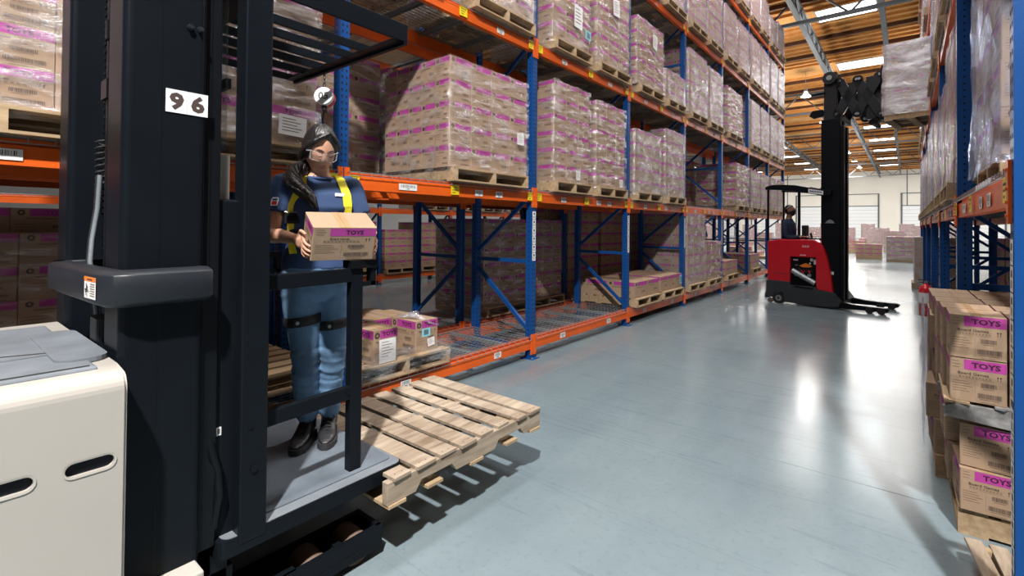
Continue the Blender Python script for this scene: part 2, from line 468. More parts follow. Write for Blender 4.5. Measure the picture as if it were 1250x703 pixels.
def yl_label():
    b = MB(); f = (V((0, 0, 0)), V((0, 1, 0)), V((0, 0, 1)), V((1, 0, 0)))
    b.box((0, -.055, -.047), (.0015, .055, .047), M['yellow'])
    for k, v in enumerate((.022, -.002, -.026)):
        for i in range(5 - k): b.quad(f, -.036 + i * .015, v - .004, -.026 + i * .015, v + .007, M['ink'], .002)
    return b.mesh('yellow_label')
YELL = yl_label()
def beam(x, y0, z, side, label, group, stick=None):
    """x = aisle face of posts; beam sits flush on it"""
    t = thing('rack_beam', label, 'rack beam', (x, y0 + BAY / 2, z), 0 if side > 0 else PI, group)
    link('beam_tube', BEAM, t, (-.004, 0, 0))
    L = BAY - PW - .012
    for s in (-1, 1): link('end_connector', CONN, t, (.004, s * (L / 2 + .018), 0))
    for kind, u in (stick or []):
        if kind == 'y': link('yellow_label', YELL, t, (.0045 + .0035, u, -.072))
        elif kind == 'b': link('barcode_label', BARL[int(abs(u) * 31) % 4], t, (.0005 - .052 + .052 + .0, u, -.083))
        elif kind == 'B': link('barcode_label', BARL[4], t, (.0005, u, -.083))
    return t

def deck_mesh(depth=.97):
    b = MB(); L = BAY - .10; w = .0025
    n = int(depth / .055)
    x0, x1 = -depth / 2 + .01, depth / 2 - .01
    for i in range(n + 1):
        x = x0 + (x1 - x0) * i / n
        b.box((x - w, -L / 2, -w), (x + w, L / 2, w), M['wire'])
    m = int(L / .10)
    for j in range(m + 1):
        y = -L / 2 + L * j / m
        b.box((x0 - .025, y - w, -3 * w), (x1 + .025, y + w, -w), M['wire'])
        for xx in (x0 - .027, x1 + .027): b.box((xx - w, y - w, -.03), (xx + w, y + w, -w), M['wire'])
    for xx in (x0 - .027, x1 + .027): b.box((xx - w, -L / 2, -.034), (xx + w, L / 2, -.029), M['wire'])
    return b.mesh('wire_deck')
def chan_mesh(depth=.97):
    b = MB(); d = depth / 2 - .055
    b.box((-d, -.03, -.008), (d, .03, -.006), M['steel']); b.box((-d, -.03, -.038), (d, -.027, -.006), M['steel']); b.box((-d, .027, -.038), (d, .03, -.006), M['steel'])
    return b.mesh('support_channel')
DECKM = deck_mesh(); CHANM = chan_mesh()
def deck(x, y0, z, side, label, group, depth=.97):
    t = thing('wire_deck', label, 'wire shelf deck', (x - side * depth / 2, y0 + BAY / 2, z + .008), 0, group)
    link('mesh_panel', DECKM, t)
    for u in (-.8, -.27, .27, .8): link('support_channel', CHANM, t, (0, u, 0))
    return t

def row(x, side, y0, nb, levels, h, where, stick=False, strips=None, back=True, depth=.97, decks=True, first_name=0, only=None):
    for i in range(nb + 1):
        upright(x, y0 + BAY * i, side, h, 'blue punched upright frame of the %s, %s frame along the aisle' % (where, ORD[i]),
                'upright frames of the %s' % where, depth, strip=(strips or {}).get(i))
    for i in range(nb):
        for j, z in enumerate(levels):
            if z is None: continue
            if only and (i, j) not in only: continue
            lev = ['floor-level', 'second-tier', 'third-tier', 'fourth-tier', 'top-tier'][j]
            st = None
            if stick:
                st = [('y', -BAY / 2 + .085), ('y', BAY / 2 - .085)] if j > 0 else []
                st += [('B' if (i == 0 or i == 1) and j == 1 else 'b', -.62), ('b', .62)] if j < 3 else []
                if j == 1: st += [('b', .30), ('y', -.05 if i else -.12)]
                if j == 2: st += [('y', .04)]
                st = [s for s in st]
            beam(x, y0 + BAY * i, z, side, 'orange %s beam on the aisle side of the %s, %s bay' % (lev, where, ORD[i]), 'orange beams of the %s' % where, st)
            if back: beam(x - side * depth, y0 + BAY * i, z, -side, 'orange %s rear beam of the %s, %s bay' % (lev, where, ORD[i]), 'rear beams of the %s' % where)
            if decks: deck(x, y0 + BAY * i, z, side, 'galvanised %s wire deck of the %s, %s bay' % (lev, where, ORD[i]), 'wire decks of the %s' % where, depth)
Y0 = 4.65 - 2 * BAY      # -0.39
XL = -3.43
row(XL, 1, Y0, 8, LV_L, 7.62, 'left front rack', stick=True, strips={2: (1.76,), 3: (1.76,), 4: (1.76,), 5: (1.76,)})
row(XL - 1.18 - .97, -1, Y0, 8, LV_L[:3], 5.5, 'left rear rack')
row(-10.6, 1, Y0 + .5, 9, LV_L[:3], 5.4, 'rack across the next aisle', back=False)
XR = .298
row(XR, -1, BAY, 6, LV_R, 7.5, 'right rack', stick=True, strips={0: (1.56, .95), 1: (1.56,)}, back=True)
row(XR + 1.18 + .97, 1, BAY, 5, [None, 1.79, 3.60], 5.4, 'rack behind the right rack', back=False)

# ------------------------------------------------------------------ pallets
def pallet_meshes(w=1.0, d=1.08, W='wood'):
    """w along Y (deck boards run along Y), d along X (stringers run along X); origin base centre; height .135"""
    deckb, base, st = MB(), MB(), MB()
    n = 7; bw = .115
    for i in range(n):
        x = -d / 2 + bw / 2 + (d - bw) * i / (n - 1)
        deckb.box((x - bw / 2, -w / 2, .117), (x + bw / 2, w / 2, .135), M[W])
    for i in range(4):
        x = -d / 2 + bw / 2 + (d - bw) * i / 3
        base.box((x - bw / 2, -w / 2, 0), (x + bw / 2, w / 2, .016), M[W])
    st.box((-d / 2, -.02, .016), (d / 2, .02, .117), M[W])
    return deckb.mesh('deck_boards'), base.mesh('base_boards'), st.mesh('stringer')
PAL = {k: pallet_meshes(1.0, 1.08, k) for k in ('wood',)}
PALW = pallet_meshes(1.16, 1.08, 'wood')
PALN = pallet_meshes(.90, 1.08, 'wood')
def pallet(x, y, z, label, group, ms=None, w=None, rz=0):
    ms = ms or PAL['wood']
    t = thing('wooden_pallet', label, 'pallet', (x, y, z), rz, group)
    link('deck_boards', ms[0], t); link('base_boards', ms[1], t)
    ww = max(v.co.y for v in ms[0].vertices)
    for s in (-1, 0, 1): link('stringer', ms[2], t, (0, s * (ww - .02), 0))
    return t

# ------------------------------------------------------------------ cartons
def print_face(b, f, w, h, lod, var=0):
    """printing on one carton side. f=(origin bottom-left, u, v, n)"""
    bh = .235 * h; pink0 = w * (.26 if var != 2 else .30)
    P = lambda u0, v0, u1, v1, m, off=.0006: b.quad(f, u0, v0, u1, v1, m, off)
    P(pink0, h - bh - .004, w - .002, h - .004, M['pink'])
    o, u, v, n = f
    c = o + u * (pink0 * .55) + v * (h - bh * .62)
    if var != 1: b.disc(c + n * .0007, n, bh * .40, M['ink'], 12, bh * .16 if lod < 2 else 0)
    if lod == 0:
        b.text('TOYS', f, pink0 + (w - pink0) * .52, h - bh / 2 - .004, bh * .56, M['ink_plum'], 1.15, .0012, bold=.035)
        b.text('Board Games', f, w * .42, h * .66, h * .060, M['ink'], 1.2, .0008)
        P(w * .16, h * .615, w * .76, h * .620, M['ink_soft']); P(w * .16, h * .54, w * .76, h * .545, M['ink_soft'])
        for i in range(10): P(w * (.17 + i * .058), h * .565, w * (.205 + i * .058), h * .593, M['ink_soft'])
        for i in range(5): P(w * .05, h * (.46 - i * .058), w * (.30 + .05 * ((i * 7) % 3)), h * (.473 - i * .058), M['ink_soft'])
        for i in range(3): P(w * .05, h * (.92 - i * .07), w * (.17 + .02 * (i % 2)), h * (.933 - i * .07), M['ink_soft'])
        P(w * .455, h * .06, w * .458, h * .50, M['ink_soft'])
        r = random.Random(3)
        for (a, c_, v0, v1) in ((.56, .82, .37, .47), (.50, .90, .12, .23)):
            x = a
            while x < c_:
                q = r.uniform(.004, .012); P(w * x, h * v0, w * (x + q), h * v1, M['ink']); x += q + r.uniform(.005, .010)
            P(w * (a + .03), h * (v0 - .035), w * (c_ - .03), h * (v0 - .018), M['ink_soft'])
        P(w * .55, h * .02, w * .80, h * .035, M['ink_soft'])
        for q in (.84, .89):
            P(w * q, h * .56, w * (q + .010), h * .64, M['ink']); P(w * (q - .010), h * .63, w * (q + .020), h * .66, M['ink'])
    elif lod == 1:
        # short word strokes read as lettering from the aisle
        b.text('TOYS', f, (pink0 + w) / 2, h - bh / 2 - .004, bh * .52, M['ink_plum'], 1.25, .0012, bold=False)
        P(w * .20, h * .64, w * .66, h * .68, M['ink_soft']); P(w * .58, h * .34, w * .84, h * .44, M['ink_soft']); P(w * .52, h * .12, w * .90, h * .20, M['ink_soft'])
        for i in range(3): P(w * .06, h * (.46 - i * .10), w * .34, h * (.485 - i * .10), M['ink_soft'])
    else:
        P(w * .20, h * .62, w * .66, h * .67, M['ink_soft']); P(w * .56, h * .30, w * .86, h * .42, M['ink_soft'])

_CM = {}
def carton_builder(w, d, h, lod, var=0, top='kraft', inset=.0015):
    """w = width of the printed front (along Y), d = depth (along X), origin base centre, front looks +X"""
    b = MB(); x, y = d / 2 - inset, w / 2 - inset; zt = h - inset
    e = .004 if lod < 2 else 0
    if e:
        # softened corners: chamfered plan
        pts = [(x, -y + e), (x, y - e), (x - e, y), (-x + e, y), (-x, y - e), (-x, -y + e), (-x + e, -y), (x - e, -y)]
        b.prism(pts, ((0, 0, 0), (1, 0, 0), (0, 1, 0), (0, 0, 1)), zt, M[top])
        # flap seam and tape on top
        b.box((-x, -.024, zt), (x, .024, zt + .0006), M['kraft_flap']); b.box((x, -.024, zt - .05), (x + .0005, .024, zt), M['kraft_flap']) if False else None
        b.box((-x + .004, -.0008, zt + .0006), (x - .004, .0008, zt + .001), M['ink_soft'])
    else: b.box((-x, -y, 0), (x, y, zt), M[top])
    faces = [((x, -y, 0), (0, 1, 0), (1, 0, 0), 2 * y), ((-x, -y, 0), (1, 0, 0), (0, -1, 0), 2 * x), ((x, y, 0), (-1, 0, 0), (0, 1, 0), 2 * x), ((-x, y, 0), (0, -1, 0), (-1, 0, 0), 2 * y)]
    for q_, (o, u, n, ww) in enumerate(faces if lod < 2 else faces[:2] + faces[3:]):
        print_face(b, (V(o), V(u), V((0, 0, 1)), V(n)), ww, zt, lod, var if q_ == 0 else 0)
    return b
def carton_mesh(w, d, h, lod, var=0, top='kraft'):
    k = (round(w, 3), round(d, 3), round(h, 3), lod, var, top)
    if k not in _CM: _CM[k] = carton_builder(w, d, h, lod, var, top).mesh('cardboard_carton')
    return _CM[k]
CARTONS = []       # (priority, matrix, dims, label, group)
def carton(x, y, z, rz, dims, label, group, prio=None, top='kraft', jit=True, lod=None):
    r = random.Random(len(CARTONS))
    if jit: x += r.uniform(-.004, .004); y += r.uniform(-.0015, .0015); rz += r.uniform(-.008, .008)
    dist = math.sqrt(x * x + y * y + (z - CAMZ) ** 2)
    CARTONS.append((prio if prio is not None else dist / max(dims[0], .3), x, y, z, rz, dims, label, group, top, lod, dist))

def num(i, n, lo, hi):
    if n == 1: return ''
    if i == 0: return lo
    if i == n - 1: return hi
    return ORD[i]
# stretch wrap: creased film pulled over the load, bulging between the corners
def wrap(cx, cy, z0, w, d, h, label, group, m='wrap', seed=0, open_top=True, amp=.010):
    b = MB(); r = random.Random(seed)
    nu = 14; nv = max(4, int(h / .09)); loops = []
    x, y = d / 2 + .014, w / 2 + .014
    per = []
    for (ax, ay, bx, by) in ((x, -y, x, y), (x, y, -x, y), (-x, y, -x, -y), (-x, -y, x, -y)):
        for k in range(nu): t = k / nu; per.append((ax + (bx - ax) * t, ay + (by - ay) * t))
    for j in range(nv + 1):
        z = z0 + h * j / nv; ring = []
        for i, (px_, py_) in enumerate(per):
            q = noise.noise(V((px_ * 4 + seed * 3.1, py_ * 4, z * 7))) ; q2 = noise.noise(V((px_ * 11 + seed, py_ * 11, z * 20 + px_ * 8)))
            k = 1 + (amp * (q + .6) + .006 * q2) / max(x, y)
            ring.append(V((px_ * k, py_ * k, z + .01 * q)))
        loops.append(ring)
    b.loft(loops, M[m], cap=False)
    if not open_top or True:
        top = loops[-1]; n = len(top); inner = [V((p.x * .86, p.y * .86, z0 + h + .012 + .006 * math.sin(i * 2.1))) for i, p in enumerate(top)]
        b.loft([top, inner], M[m], cap=False)
    o = b.build('stretch_wrap', None, (cx, cy, 0))
    tag(o, label, 'stretch wrap', group); return o

def load(face, y0, y1, z, side, rows, nw, nd, rh, where, wrapm='wrap', short=None, top=None, paperspots=(), pal=True, lodhint=None, grp=None, front_gap=0, wrap_from=0, vis_side=True, skip=(), fill=False, depth=1.0):
    """stack of cartons on a pallet; face = x of load front; side=+1 front looks +X"""
    w = y1 - y0; cx = face - side * depth / 2; cy = (y0 + y1) / 2
    if pal:
        pallet(cx + side * .02, cy, z, 'plain wooden pallet under the %s' % where, 'pallets in the racks' if not grp else grp, PALN if w < .95 else (PALW if w > 1.1 else None))
    zb = z + (.137 if pal else .004)
    cw, cd = w / nw, depth / nd
    rz = 0 if side > 0 else PI
    for j in range(rows):
        for i in range(nw):
            for k in range(nd):
                front = (k == 0); left = (i == 0 and vis_side) ; topv = (j == rows - 1 and fill)
                if not (front or left or topv): continue
                if (i, j, k) in skip: continue
                x = face - side * (cd * (k + .5)); y = y0 + cw * (i + .5)
                rowp = num(j, rows, 'bottom', 'top'); colp = num(i, nw, 'leftmost' , 'rightmost')
                if side < 0: colp = {'leftmost': 'farthest', 'rightmost': 'nearest'}.get(colp, colp)
                dep = 'front' if k == 0 else ('back' if k == nd - 1 else ORD[k] + '-deep')
                lab = ' '.join(q for q in ('%s-row' % rowp if rowp else '', colp, dep, 'carton in the', where) if q)
                pr = math.sqrt(x * x + y * y + (zb + rh * j - CAMZ) ** 2) / (1.0 if front else .8)
                carton(x, y, zb + rh * j, rz, (cw, cd, rh), lab, 'cartons of the %s' % where, prio=pr)
    H = rows * rh
    if wrapm:
        wrap(cx, cy, zb - .06 + wrap_from, w, depth, H + .06 - wrap_from, 'clear stretch wrap around the %s' % where, 'stretch wraps on the racked loads', wrapm, seed=int(y0 * 17 + z * 5) % 97)
    for n_, (u, v, sw, sh, kind) in enumerate(paperspots):
        b = MB(); f = (V((0, 0, 0)), V((0, 1, 0)), V((0, 0, 1)), V((1, 0, 0)))
        b.box((0, -sw / 2, -sh / 2), (.0015, sw / 2, sh / 2), M['paper' if kind == 'p' else 'paper_blue'])
        for q in range(5): b.quad(f, -sw * .38, sh * (.30 - q * .15), sw * (.1 + .06 * (q * 3 % 5)), sh * (.34 - q * .15), M['ink_soft'], .002)
        if kind == 'c':
            for q in range(4): b.quad(f, -sw * .2 + q * sw * .14, -sh * .35, -sw * .12 + q * sw * .14, sh * .3, M['ink'], .0024)
        o = b.build('shipping_label', None, (face + side * .032, y0 + u * w, zb + v * H)); o.rotation_euler = (random.Random(n_ + int(y0 * 9)).uniform(-.08, .08), 0, rz)
        tag(o, ('white' if kind == 'p' else 'pale blue') + ' %s shipping label on the %s' % (['', 'second', 'third', 'fourth'][n_] if n_ else 'paper', where), 'shipping label', 'shipping labels on the loads')

B = lambda i: Y0 + BAY * i      # left-rack bay start (bay 0 = behind the order picker)
F = XL + .02
L1, L2, L3, L4, L5 = [q + .012 for q in LV_L]
# --- bay 0 (behind the order picker)
load(F, -.30, .84, L2, 1, 6, 3, 2, .205, 'far left wrapped load, second tier', 'wrap', depth=1.0)
load(F, .92, 1.89, L2, 1, 4, 2, 2, .27, 'load behind the black mast, second tier', 'wrap', paperspots=((.80, .12, .20, .14, 'p'),))
load(F - .80, -.30, .78, L1, 1, 6, 3, 1, .205, 'far left shaded load, floor tier', 'wrap', depth=.45, pal=False)
pallet(F - .5, 1.45, L1, 'empty wooden pallet on the floor tier, upper one behind her legs', 'pallets in the racks').location.z = L1 + .139
pallet(F - .52, 1.45, L1, 'empty wooden pallet on the floor tier, lower one behind her legs', 'pallets in the racks')
# --- bay 1
for i, (ya, cx_, sz, q) in enumerate(()): pass
load(F, 3.24, 4.46, L2, 1, 5, 4, 5, .215, 'big uncovered stack above the order picker', 'wrap', paperspots=((.88, .38, .12, .13, 'p'),), depth=1.0)
load(F - .0, 2.22, 3.05, L3, 1, 5, 3, 3, .22, 'leftmost wrapped load, third tier', 'wrap_far')
load(F, 3.52, 4.58, L3, 1, 5, 3, 3, .22, 'load left of the tall blue post, third tier', 'wrap_far', paperspots=((.8, .35, .14, .18, 'p'),))
# --- bay 2
load(F, 5.03, 5.88, L2, 1, 6, 3, 3, .212, 'shiny stack right of tall blue post, second tier', 'wrap', paperspots=((.62, .08, .10, .12, 'p'),))
load(F, 6.10, 6.98, L2, 1, 6, 3, 3, .205, 'shiny stack left of second post, second tier', 'wrap', paperspots=((.80, .07, .10, .12, 'p'),))
load(F, 4.98, 5.88, L3, 1, 6, 3, 3, .215, 'stack with paper sheet, third tier', 'wrap', paperspots=((.62, .33, .20, .30, 'p'), (.9, .2, .14, .12, 'c')))
load(F, 6.10, 7.10, L3, 1, 6, 3, 3, .215, 'stack left of second post, third tier', 'wrap', paperspots=((.52, .72, .20, .25, 'p'),))
# low cartons at the right end of the floor tier
load(F, 7.36, 8.34, L1, 1, 1, 2, 2, .26, 'low cartons right of second post, floor tier', None, fill=True)
load(F, 8.44, 9.50, L1, 1, 1, 3, 3, .27, 'low cartons left of third post, floor tier', None, fill=True, paperspots=((.85, .6, .12, .16, 'c'),))
# --- bay 3
load(F, 7.36, 8.36, L2, 1, 5, 3, 3, .206, 'stack right of second post, second tier', 'wrap_far')
load(F, 8.66, 9.56, L2, 1, 6, 3, 3, .206, 'stack left of third post, second tier', 'wrap_far')
load(F, 7.42, 8.50, L3, 1, 5, 3, 3, .225, 'stack right of second post, third tier', 'wrap', paperspots=((.6, .75, .18, .24, 'p'),))
load(F, 8.64, 9.58, L3, 1, 3, 2, 3, .185, 'short stack left of third post, third tier', 'wrap_far')
load(F, 8.60, 9.58, L4, 1, 4, 3, 2, .22, 'stack left of third post, fourth tier', 'wrap_far')
load(F, 7.36, 8.40, L4, 1, 4, 3, 2, .22, 'stack right of second post, fourth tier', 'wrap_far')
# --- bay 4
load(F, 9.80, 10.85, L1, 1, 7, 3, 3, .205, 'tall wrapped stack right of the third post, floor tier', 'wrap_far')
load(F, 11.0, 12.05, L1, 1, 4, 3, 3, .21, 'half height stack left of the fourth post, floor tier', 'wrap')
load(F, 9.85, 10.95, L3, 1, 6, 3, 3, .215, 'white wrapped stack right of the third post, third tier', 'wrap_far')
load(F, 11.1, 12.1, L3, 1, 6, 3, 2, .205, 'white wrapped stack left of the fourth post, third tier', 'wrap_far')
load(F, 9.85, 10.9, L4, 1, 6, 3, 2, .215, 'white wrapped stack right of the third post, fourth tier', 'wrap_far')
load(F, 11.05, 12.1, L4, 1, 6, 3, 2, .22, 'white wrapped stack left of the fourth post, fourth tier', 'wrap_far')
# --- bay 5
load(F, 12.4, 13.5, L1, 1, 2, 2, 2, .17, 'low cartons right of the fourth post, floor tier', None, fill=True)
load(F, 13.3, 14.6, L2, 1, 5, 3, 3, .22, 'stack left of the fifth post, second tier', 'wrap')
load(F, 12.5, 13.9, L3, 1, 5, 4, 3, .225, 'brown stack between the fourth and fifth post, third tier', 'wrap')
load(F, 12.35, 13.35, L4, 1, 6, 3, 2, .21, 'white wrapped stack right of the fourth post, fourth tier', 'wrap_far')
load(F, 13.55, 14.6, L4, 1, 6, 3, 2, .205, 'white wrapped stack left of the fifth post, fourth tier', 'wrap_far')
load(F, 12.35, 13.35, L5, 1, 5, 3, 2, .21, 'wrapped stack right of the fourth post, top tier', 'wrap_far')
load(F, 13.55, 14.6, L5, 1, 5, 3, 2, .22, 'wrapped stack left of the fifth post, top tier', 'wrap_far')
# --- bays 6, 7
n6 = {6: ('right of the fifth post', 'left of the sixth post'), 7: ('right of the sixth post', 'at the rack end')}
for k in (6, 7):
    for lv, nm, rws in ((L2, 'second', 5), (L3, 'third', 6), (L4, 'fourth', 6), (L5, 'top', 6 if k == 6 else 5)):
        for q in (0, 1):
            ya = B(k) + (.12 if q == 0 else 1.32)
            load(F, ya, ya + 1.05, lv, 1, rws - (1 if (k + q) % 2 and nm == 'top' else 0), 3, 2, .212, 'pale stack %s, %s tier' % (n6[k][q], nm), 'wrap_far')
load(F, B(6) + .15, B(6) + 1.2, L1, 1, 2, 2, 2, .2, 'low cartons right of the fifth post, floor tier', None, fill=True)

# --- rear rack and the rack beyond
FB = XL - 1.18 - .03
def dark_load(face, y0, y1, z, rows, where, wrapm=None, side=1, nw=3):
    load(face, y0, y1, z, side, rows, nw, 2, .21, where, wrapm)
dark_load(FB, 5.10, 6.15, L1, 6, 'brown stack in the rear rack behind first post', 'wrap')
dark_load(FB, 6.25, 7.10, L1, 6, 'brown stack in the rear rack behind the second tall post', 'wrap')
dark_load(FB, .9, 1.95, L1, 5, 'brown stack in the rear rack behind the woman')
dark_load(FB, 2.25, 3.05, L1, 5, 'brown stack in the rear rack right of the woman')
dark_load(FB, -.3, .78, L1, 6, 'stack in the rear rack at the far left')
for i in (3, 4):
    for q in (0, 1): dark_load(FB, B(i) + .14 + 1.2 * q, B(i) + 1.22 + 1.2 * q, L1, 7, 'shaded %s rear-rack stack, %s bay, floor tier' % (('near', 'far')[q], ORD[i]))
for i in range(0, 7):
    for q in (0, 1):
        if i == 5 and q == 0: continue
        dark_load(FB, B(i) + .14 + 1.2 * q, B(i) + 1.2 + 1.2 * q, L2, 6, 'shaded %s rear-rack stack, %s bay, second tier' % (('near', 'far')[q], ORD[i]), 'wrap' if i < 2 else None)
FC = -10.6 + .02
for k in range(0, 9):
    for q in (0, 1):
        ya = Y0 + .5 + BAY * k + .14 + 1.2 * q
        if k >= 2: load(FC, ya, ya + 1.04, L1, 1, 5 + (k * 3 + q) % 3, 3, 2, .205, '%s floor-tier load, %s bay across the next aisle' % (('near', 'far')[q], ORD[k]), None)
        if k >= 2 and (k + q) % 3: load(FC, ya, ya + 1.04, L2, 1, 5, 3, 2, .205, '%s second-tier load, %s bay across the next aisle' % (('near', 'far')[q], ORD[k]), 'wrap_far')
# --- right rack
FR = XR - .02
R2, R3, R4, R5 = [q + .012 for q in LV_R[1:]]
def rload(y0, y1, z, rows, where, wrapm='wrap_far', rh=.21, depth=1.0):
    load(FR + .03, y0, y1, z, -1, rows, 3, 3, rh, where, wrapm, depth=depth)
def rnear(x0, y0, y1, z, rows, nw, where, wrapm, rh):
    # for the right rack the near (-Y) side is what the aisle shows
    w = y1 - y0; pallet(x0 + .54, (y0 + y1) / 2, z, 'plain wooden pallet under the %s' % where, 'pallets in the racks', PALN if w < .95 else None)
    zb = z + .137
    for j in range(rows):
        for i in range(nw):
            for k in range(3):
                if not (i == 0 or k == 0): continue
                cw, cd = w / nw, 1.0 / 3
                x = x0 + cd * (k + .5); y = y0 + cw * (i + .5)
                carton(x, y, zb + rh * j, PI if k == 0 and i else -PI / 2, (cw, cd, rh) if k == 0 and i else (cd, cw, rh),
                       '%s-row carton, %s from the aisle and %s from the near end, in the %s' % (num(j, rows, 'bottom', 'top'), ORD[k], ORD[i], where), 'cartons of the %s' % where,
                       prio=math.sqrt(x * x + y * y) / (1 if (i == 0 or k == 0) else .5))
    wrap(x0 + .5, (y0 + y1) / 2, zb - .05, w, 1.0, rows * rh + .05, 'loose stretch wrap around the %s' % where, 'stretch wraps on the racked loads', wrapm, seed=int(y0 * 13), amp=.03)
rnear(XR + .06, 3.35, 4.4, R2, 6, 3, 'bluish load', 'wrap_blue', .23)
for k in range(1, 6):
    for q in (0, 1):
        ya = BAY + BAY * k + .14 + 1.2 * q
        rload(ya, ya + 1.0, R2, 5 + (k + q) % 2, '%s second-tier load, %s bay of the right rack' % (('near', 'far')[q], ORD[k]))
for k in range(0, 6):
    for q in (0, 1):
        ya = BAY + BAY * k + .14 + 1.2 * q
        if k == 3 and q == 0: continue
        rload(ya, ya + 1.0, R3, 6, '%s third-tier load, %s bay of the right rack' % (('near', 'far')[q], ORD[k]))
        rload(ya, ya + 1.0, R4, 6, '%s fourth-tier load, %s bay of the right rack' % (('near', 'far')[q], ORD[k]))
        if k > 1: rload(ya, ya + 1.0, R5, 5, '%s top-tier load, %s bay of the right rack' % (('near', 'far')[q], ORD[k]))
for k in range(0, 5):
    for q in (0, 1):
        ya = BAY + BAY * k + .14 + 1.2 * q
        load(XR + 1.24, ya, ya + 1.04, .01, -1, 6 if (k + q) % 3 else 3, 3, 2, .205, '%s floor load behind the right rack, %s bay' % (('near', 'far')[q], ORD[k]), None)
        load(XR + 1.24, ya, ya + 1.04, R2, -1, 5, 3, 2, .205, '%s second-tier load behind the right rack, %s bay' % (('near', 'far')[q], ORD[k]), None)
load(FR - .12, 16.6, 17.6, .01, -1, 6, 3, 3, .2, 'floor stack at the far end of the right rack', 'wrap_far')
# ------------------------------------------------------------------ helpers for parts modelled in world space
def part(b, name, parent, bevel=0, label=None, seg=2):
    mw = parent['_mw'] if False else None
    o = b.build(name, parent, None, bevel, seg)
    root = parent; L = V((0, 0, 0))
    p = parent
    if p.get('_abs') is None:
        L = p.location
    o.location = -L if p.get('_abs') is None else (0, 0, 0)
    if label: o['label'] = label
    return o
def sub(b, name, parent, bevel=0, label=None):
    o = b.build(name, parent, None, bevel)          # parent already carries the offset
    if label: o['label'] = label
    return o
def renorm(me):
    q = bmesh.new(); q.from_mesh(me); bmesh.ops.recalc_face_normals(q, faces=q.faces); q.to_mesh(me); q.free()
def cut(o, b):
    c = b.build('cutter'); c.parent = o.parent; c.location = o.location; renorm(c.data); renorm(o.data)
    m = o.modifiers.new('cut', 'BOOLEAN'); m.object = c; m.operation = 'DIFFERENCE'; m.solver = 'EXACT'
    bpy.context.view_layer.update()
    dg = bpy.context.evaluated_depsgraph_get(); dg.update()
    me = bpy.data.meshes.new_from_object(o.evaluated_get(dg))
    o.modifiers.clear(); old = o.data; o.data = me; bpy.data.meshes.remove(old)
    bpy.data.objects.remove(c)
def rbox(b, lo, hi, r, m, axis=2, n=5):
    """box rounded on the edges parallel to axis"""
    ax = [i for i in range(3) if i != axis]
    a0, a1, b0, b1 = lo[ax[0]], hi[ax[0]], lo[ax[1]], hi[ax[1]]
    pts = []
    for cx, cy, st in ((a1 - r, b1 - r, 0), (a0 + r, b1 - r, 1), (a0 + r, b0 + r, 2), (a1 - r, b0 + r, 3)):
        for k in range(n + 1):
            t = (st + k / n) * PI / 2; pts.append((cx + r * math.cos(t), cy + r * math.sin(t)))
    rings = []
    for z in (lo[axis], hi[axis]):
        ring = []
        for p in pts:
            q = [0, 0, 0]; q[ax[0]], q[ax[1]], q[axis] = p[0], p[1], z; ring.append(V(q))
        rings.append(ring)
    b.loft(rings, m, smooth=False)
FX = lambda x: (V((x, 0, 0)), V((0, 1, 0)), V((0, 0, 1)), V((1, 0, 0)))      # face towards +X: u=Y, v=Z

# ------------------------------------------------------------------ order picker
OP = thing('order_picker_truck', 'black and cream order picker truck numbered 96 in the left foreground', 'forklift', (-2.4, .5, 0))
b = MB(); b.box((-2.78, -1.3, .10), (-1.72, .397, 1.147), M['truck_white']); pu = part(b, 'power_unit', OP)
bm_ = bmesh.new(); bm_.from_mesh(pu.data)
es = [e for e in bm_.edges if all(v.co.x > -1.73 and v.co.z > 1.1 for v in e.verts)]
bmesh.ops.bevel(bm_, geom=es, offset=.050, segments=7, affect='EDGES', profile=.5)
es = [e for e in bm_.edges if all(v.co.y > .39 and v.co.x > -1.78 for v in e.verts)]
bmesh.ops.bevel(bm_, geom=es, offset=.008, segments=3, affect='EDGES')
bm_.to_mesh(pu.data); bm_.free()
def stadium(yc, zc, L, h, tilt=.0, n=8):
    r = h / 2; p = []
    for s, c0 in ((1, L / 2 - r), (-1, -L / 2 + r)):
        for k in range(n + 1):
            t = -PI / 2 + PI * k / n
            p.append((s * (abs(c0)) + s * r * math.cos(t), s * r * math.sin(t)))
    c, s_ = math.cos(tilt), math.sin(tilt)
    return [(yc + x * c - z * s_, zc + x * s_ + z * c) for x, z in p]
SL = [(.3175, .908), (.155, .908), (-.01, .908)]
b = MB()
for yc, zc in SL: b.prism(stadium(yc, zc, .104, .036), FX(-1.80), .12, M['hole'])
cut(pu, b)
for yc, zc in SL:
    b = MB(); o_ = stadium(yc, zc, .114, .046); i_ = stadium(yc, zc, .104, .036)
    vs = [(-1.7175, p[0], p[1]) for p in o_] + [(-1.7185, p[0], p[1]) for p in i_]; k = len(o_)
    b.add(vs, [(i, (i + 1) % k, k + (i + 1) % k, k + i) for i in range(k)], M['truck_white'])
    b.prism(stadium(yc, zc, .106, .038), FX(-1.7360), .003, M['hole'])
    sub(b, 'slot_rim', pu)
b = MB(); b.box((-2.66, -1.2, 1.14), (-1.80, .345, 1.156), M['truck_top'])
rbox(b, (-2.60, .10, 1.156), (-2.05, .33, 1.160), .06, M['truck_top'])
part(b, 'top_cover', OP, .006)
b = MB(); b.tube([(-2.62, .0, 1.158), (-2.3, .06, 1.158), (-2.12, .14, 1.158), (-2.06, .30, 1.158)], .005, M['rubber'], 6)
b.tube([(-1.85, -1.2, 1.1565), (-1.82, .33, 1.1565)], .003, M['rubber'], 6)
rbox(b, (-2.45, .27, 1.150), (-1.90, .395, 1.163), .05, M['truck_top'])
part(b, 'cover_seam', OP)
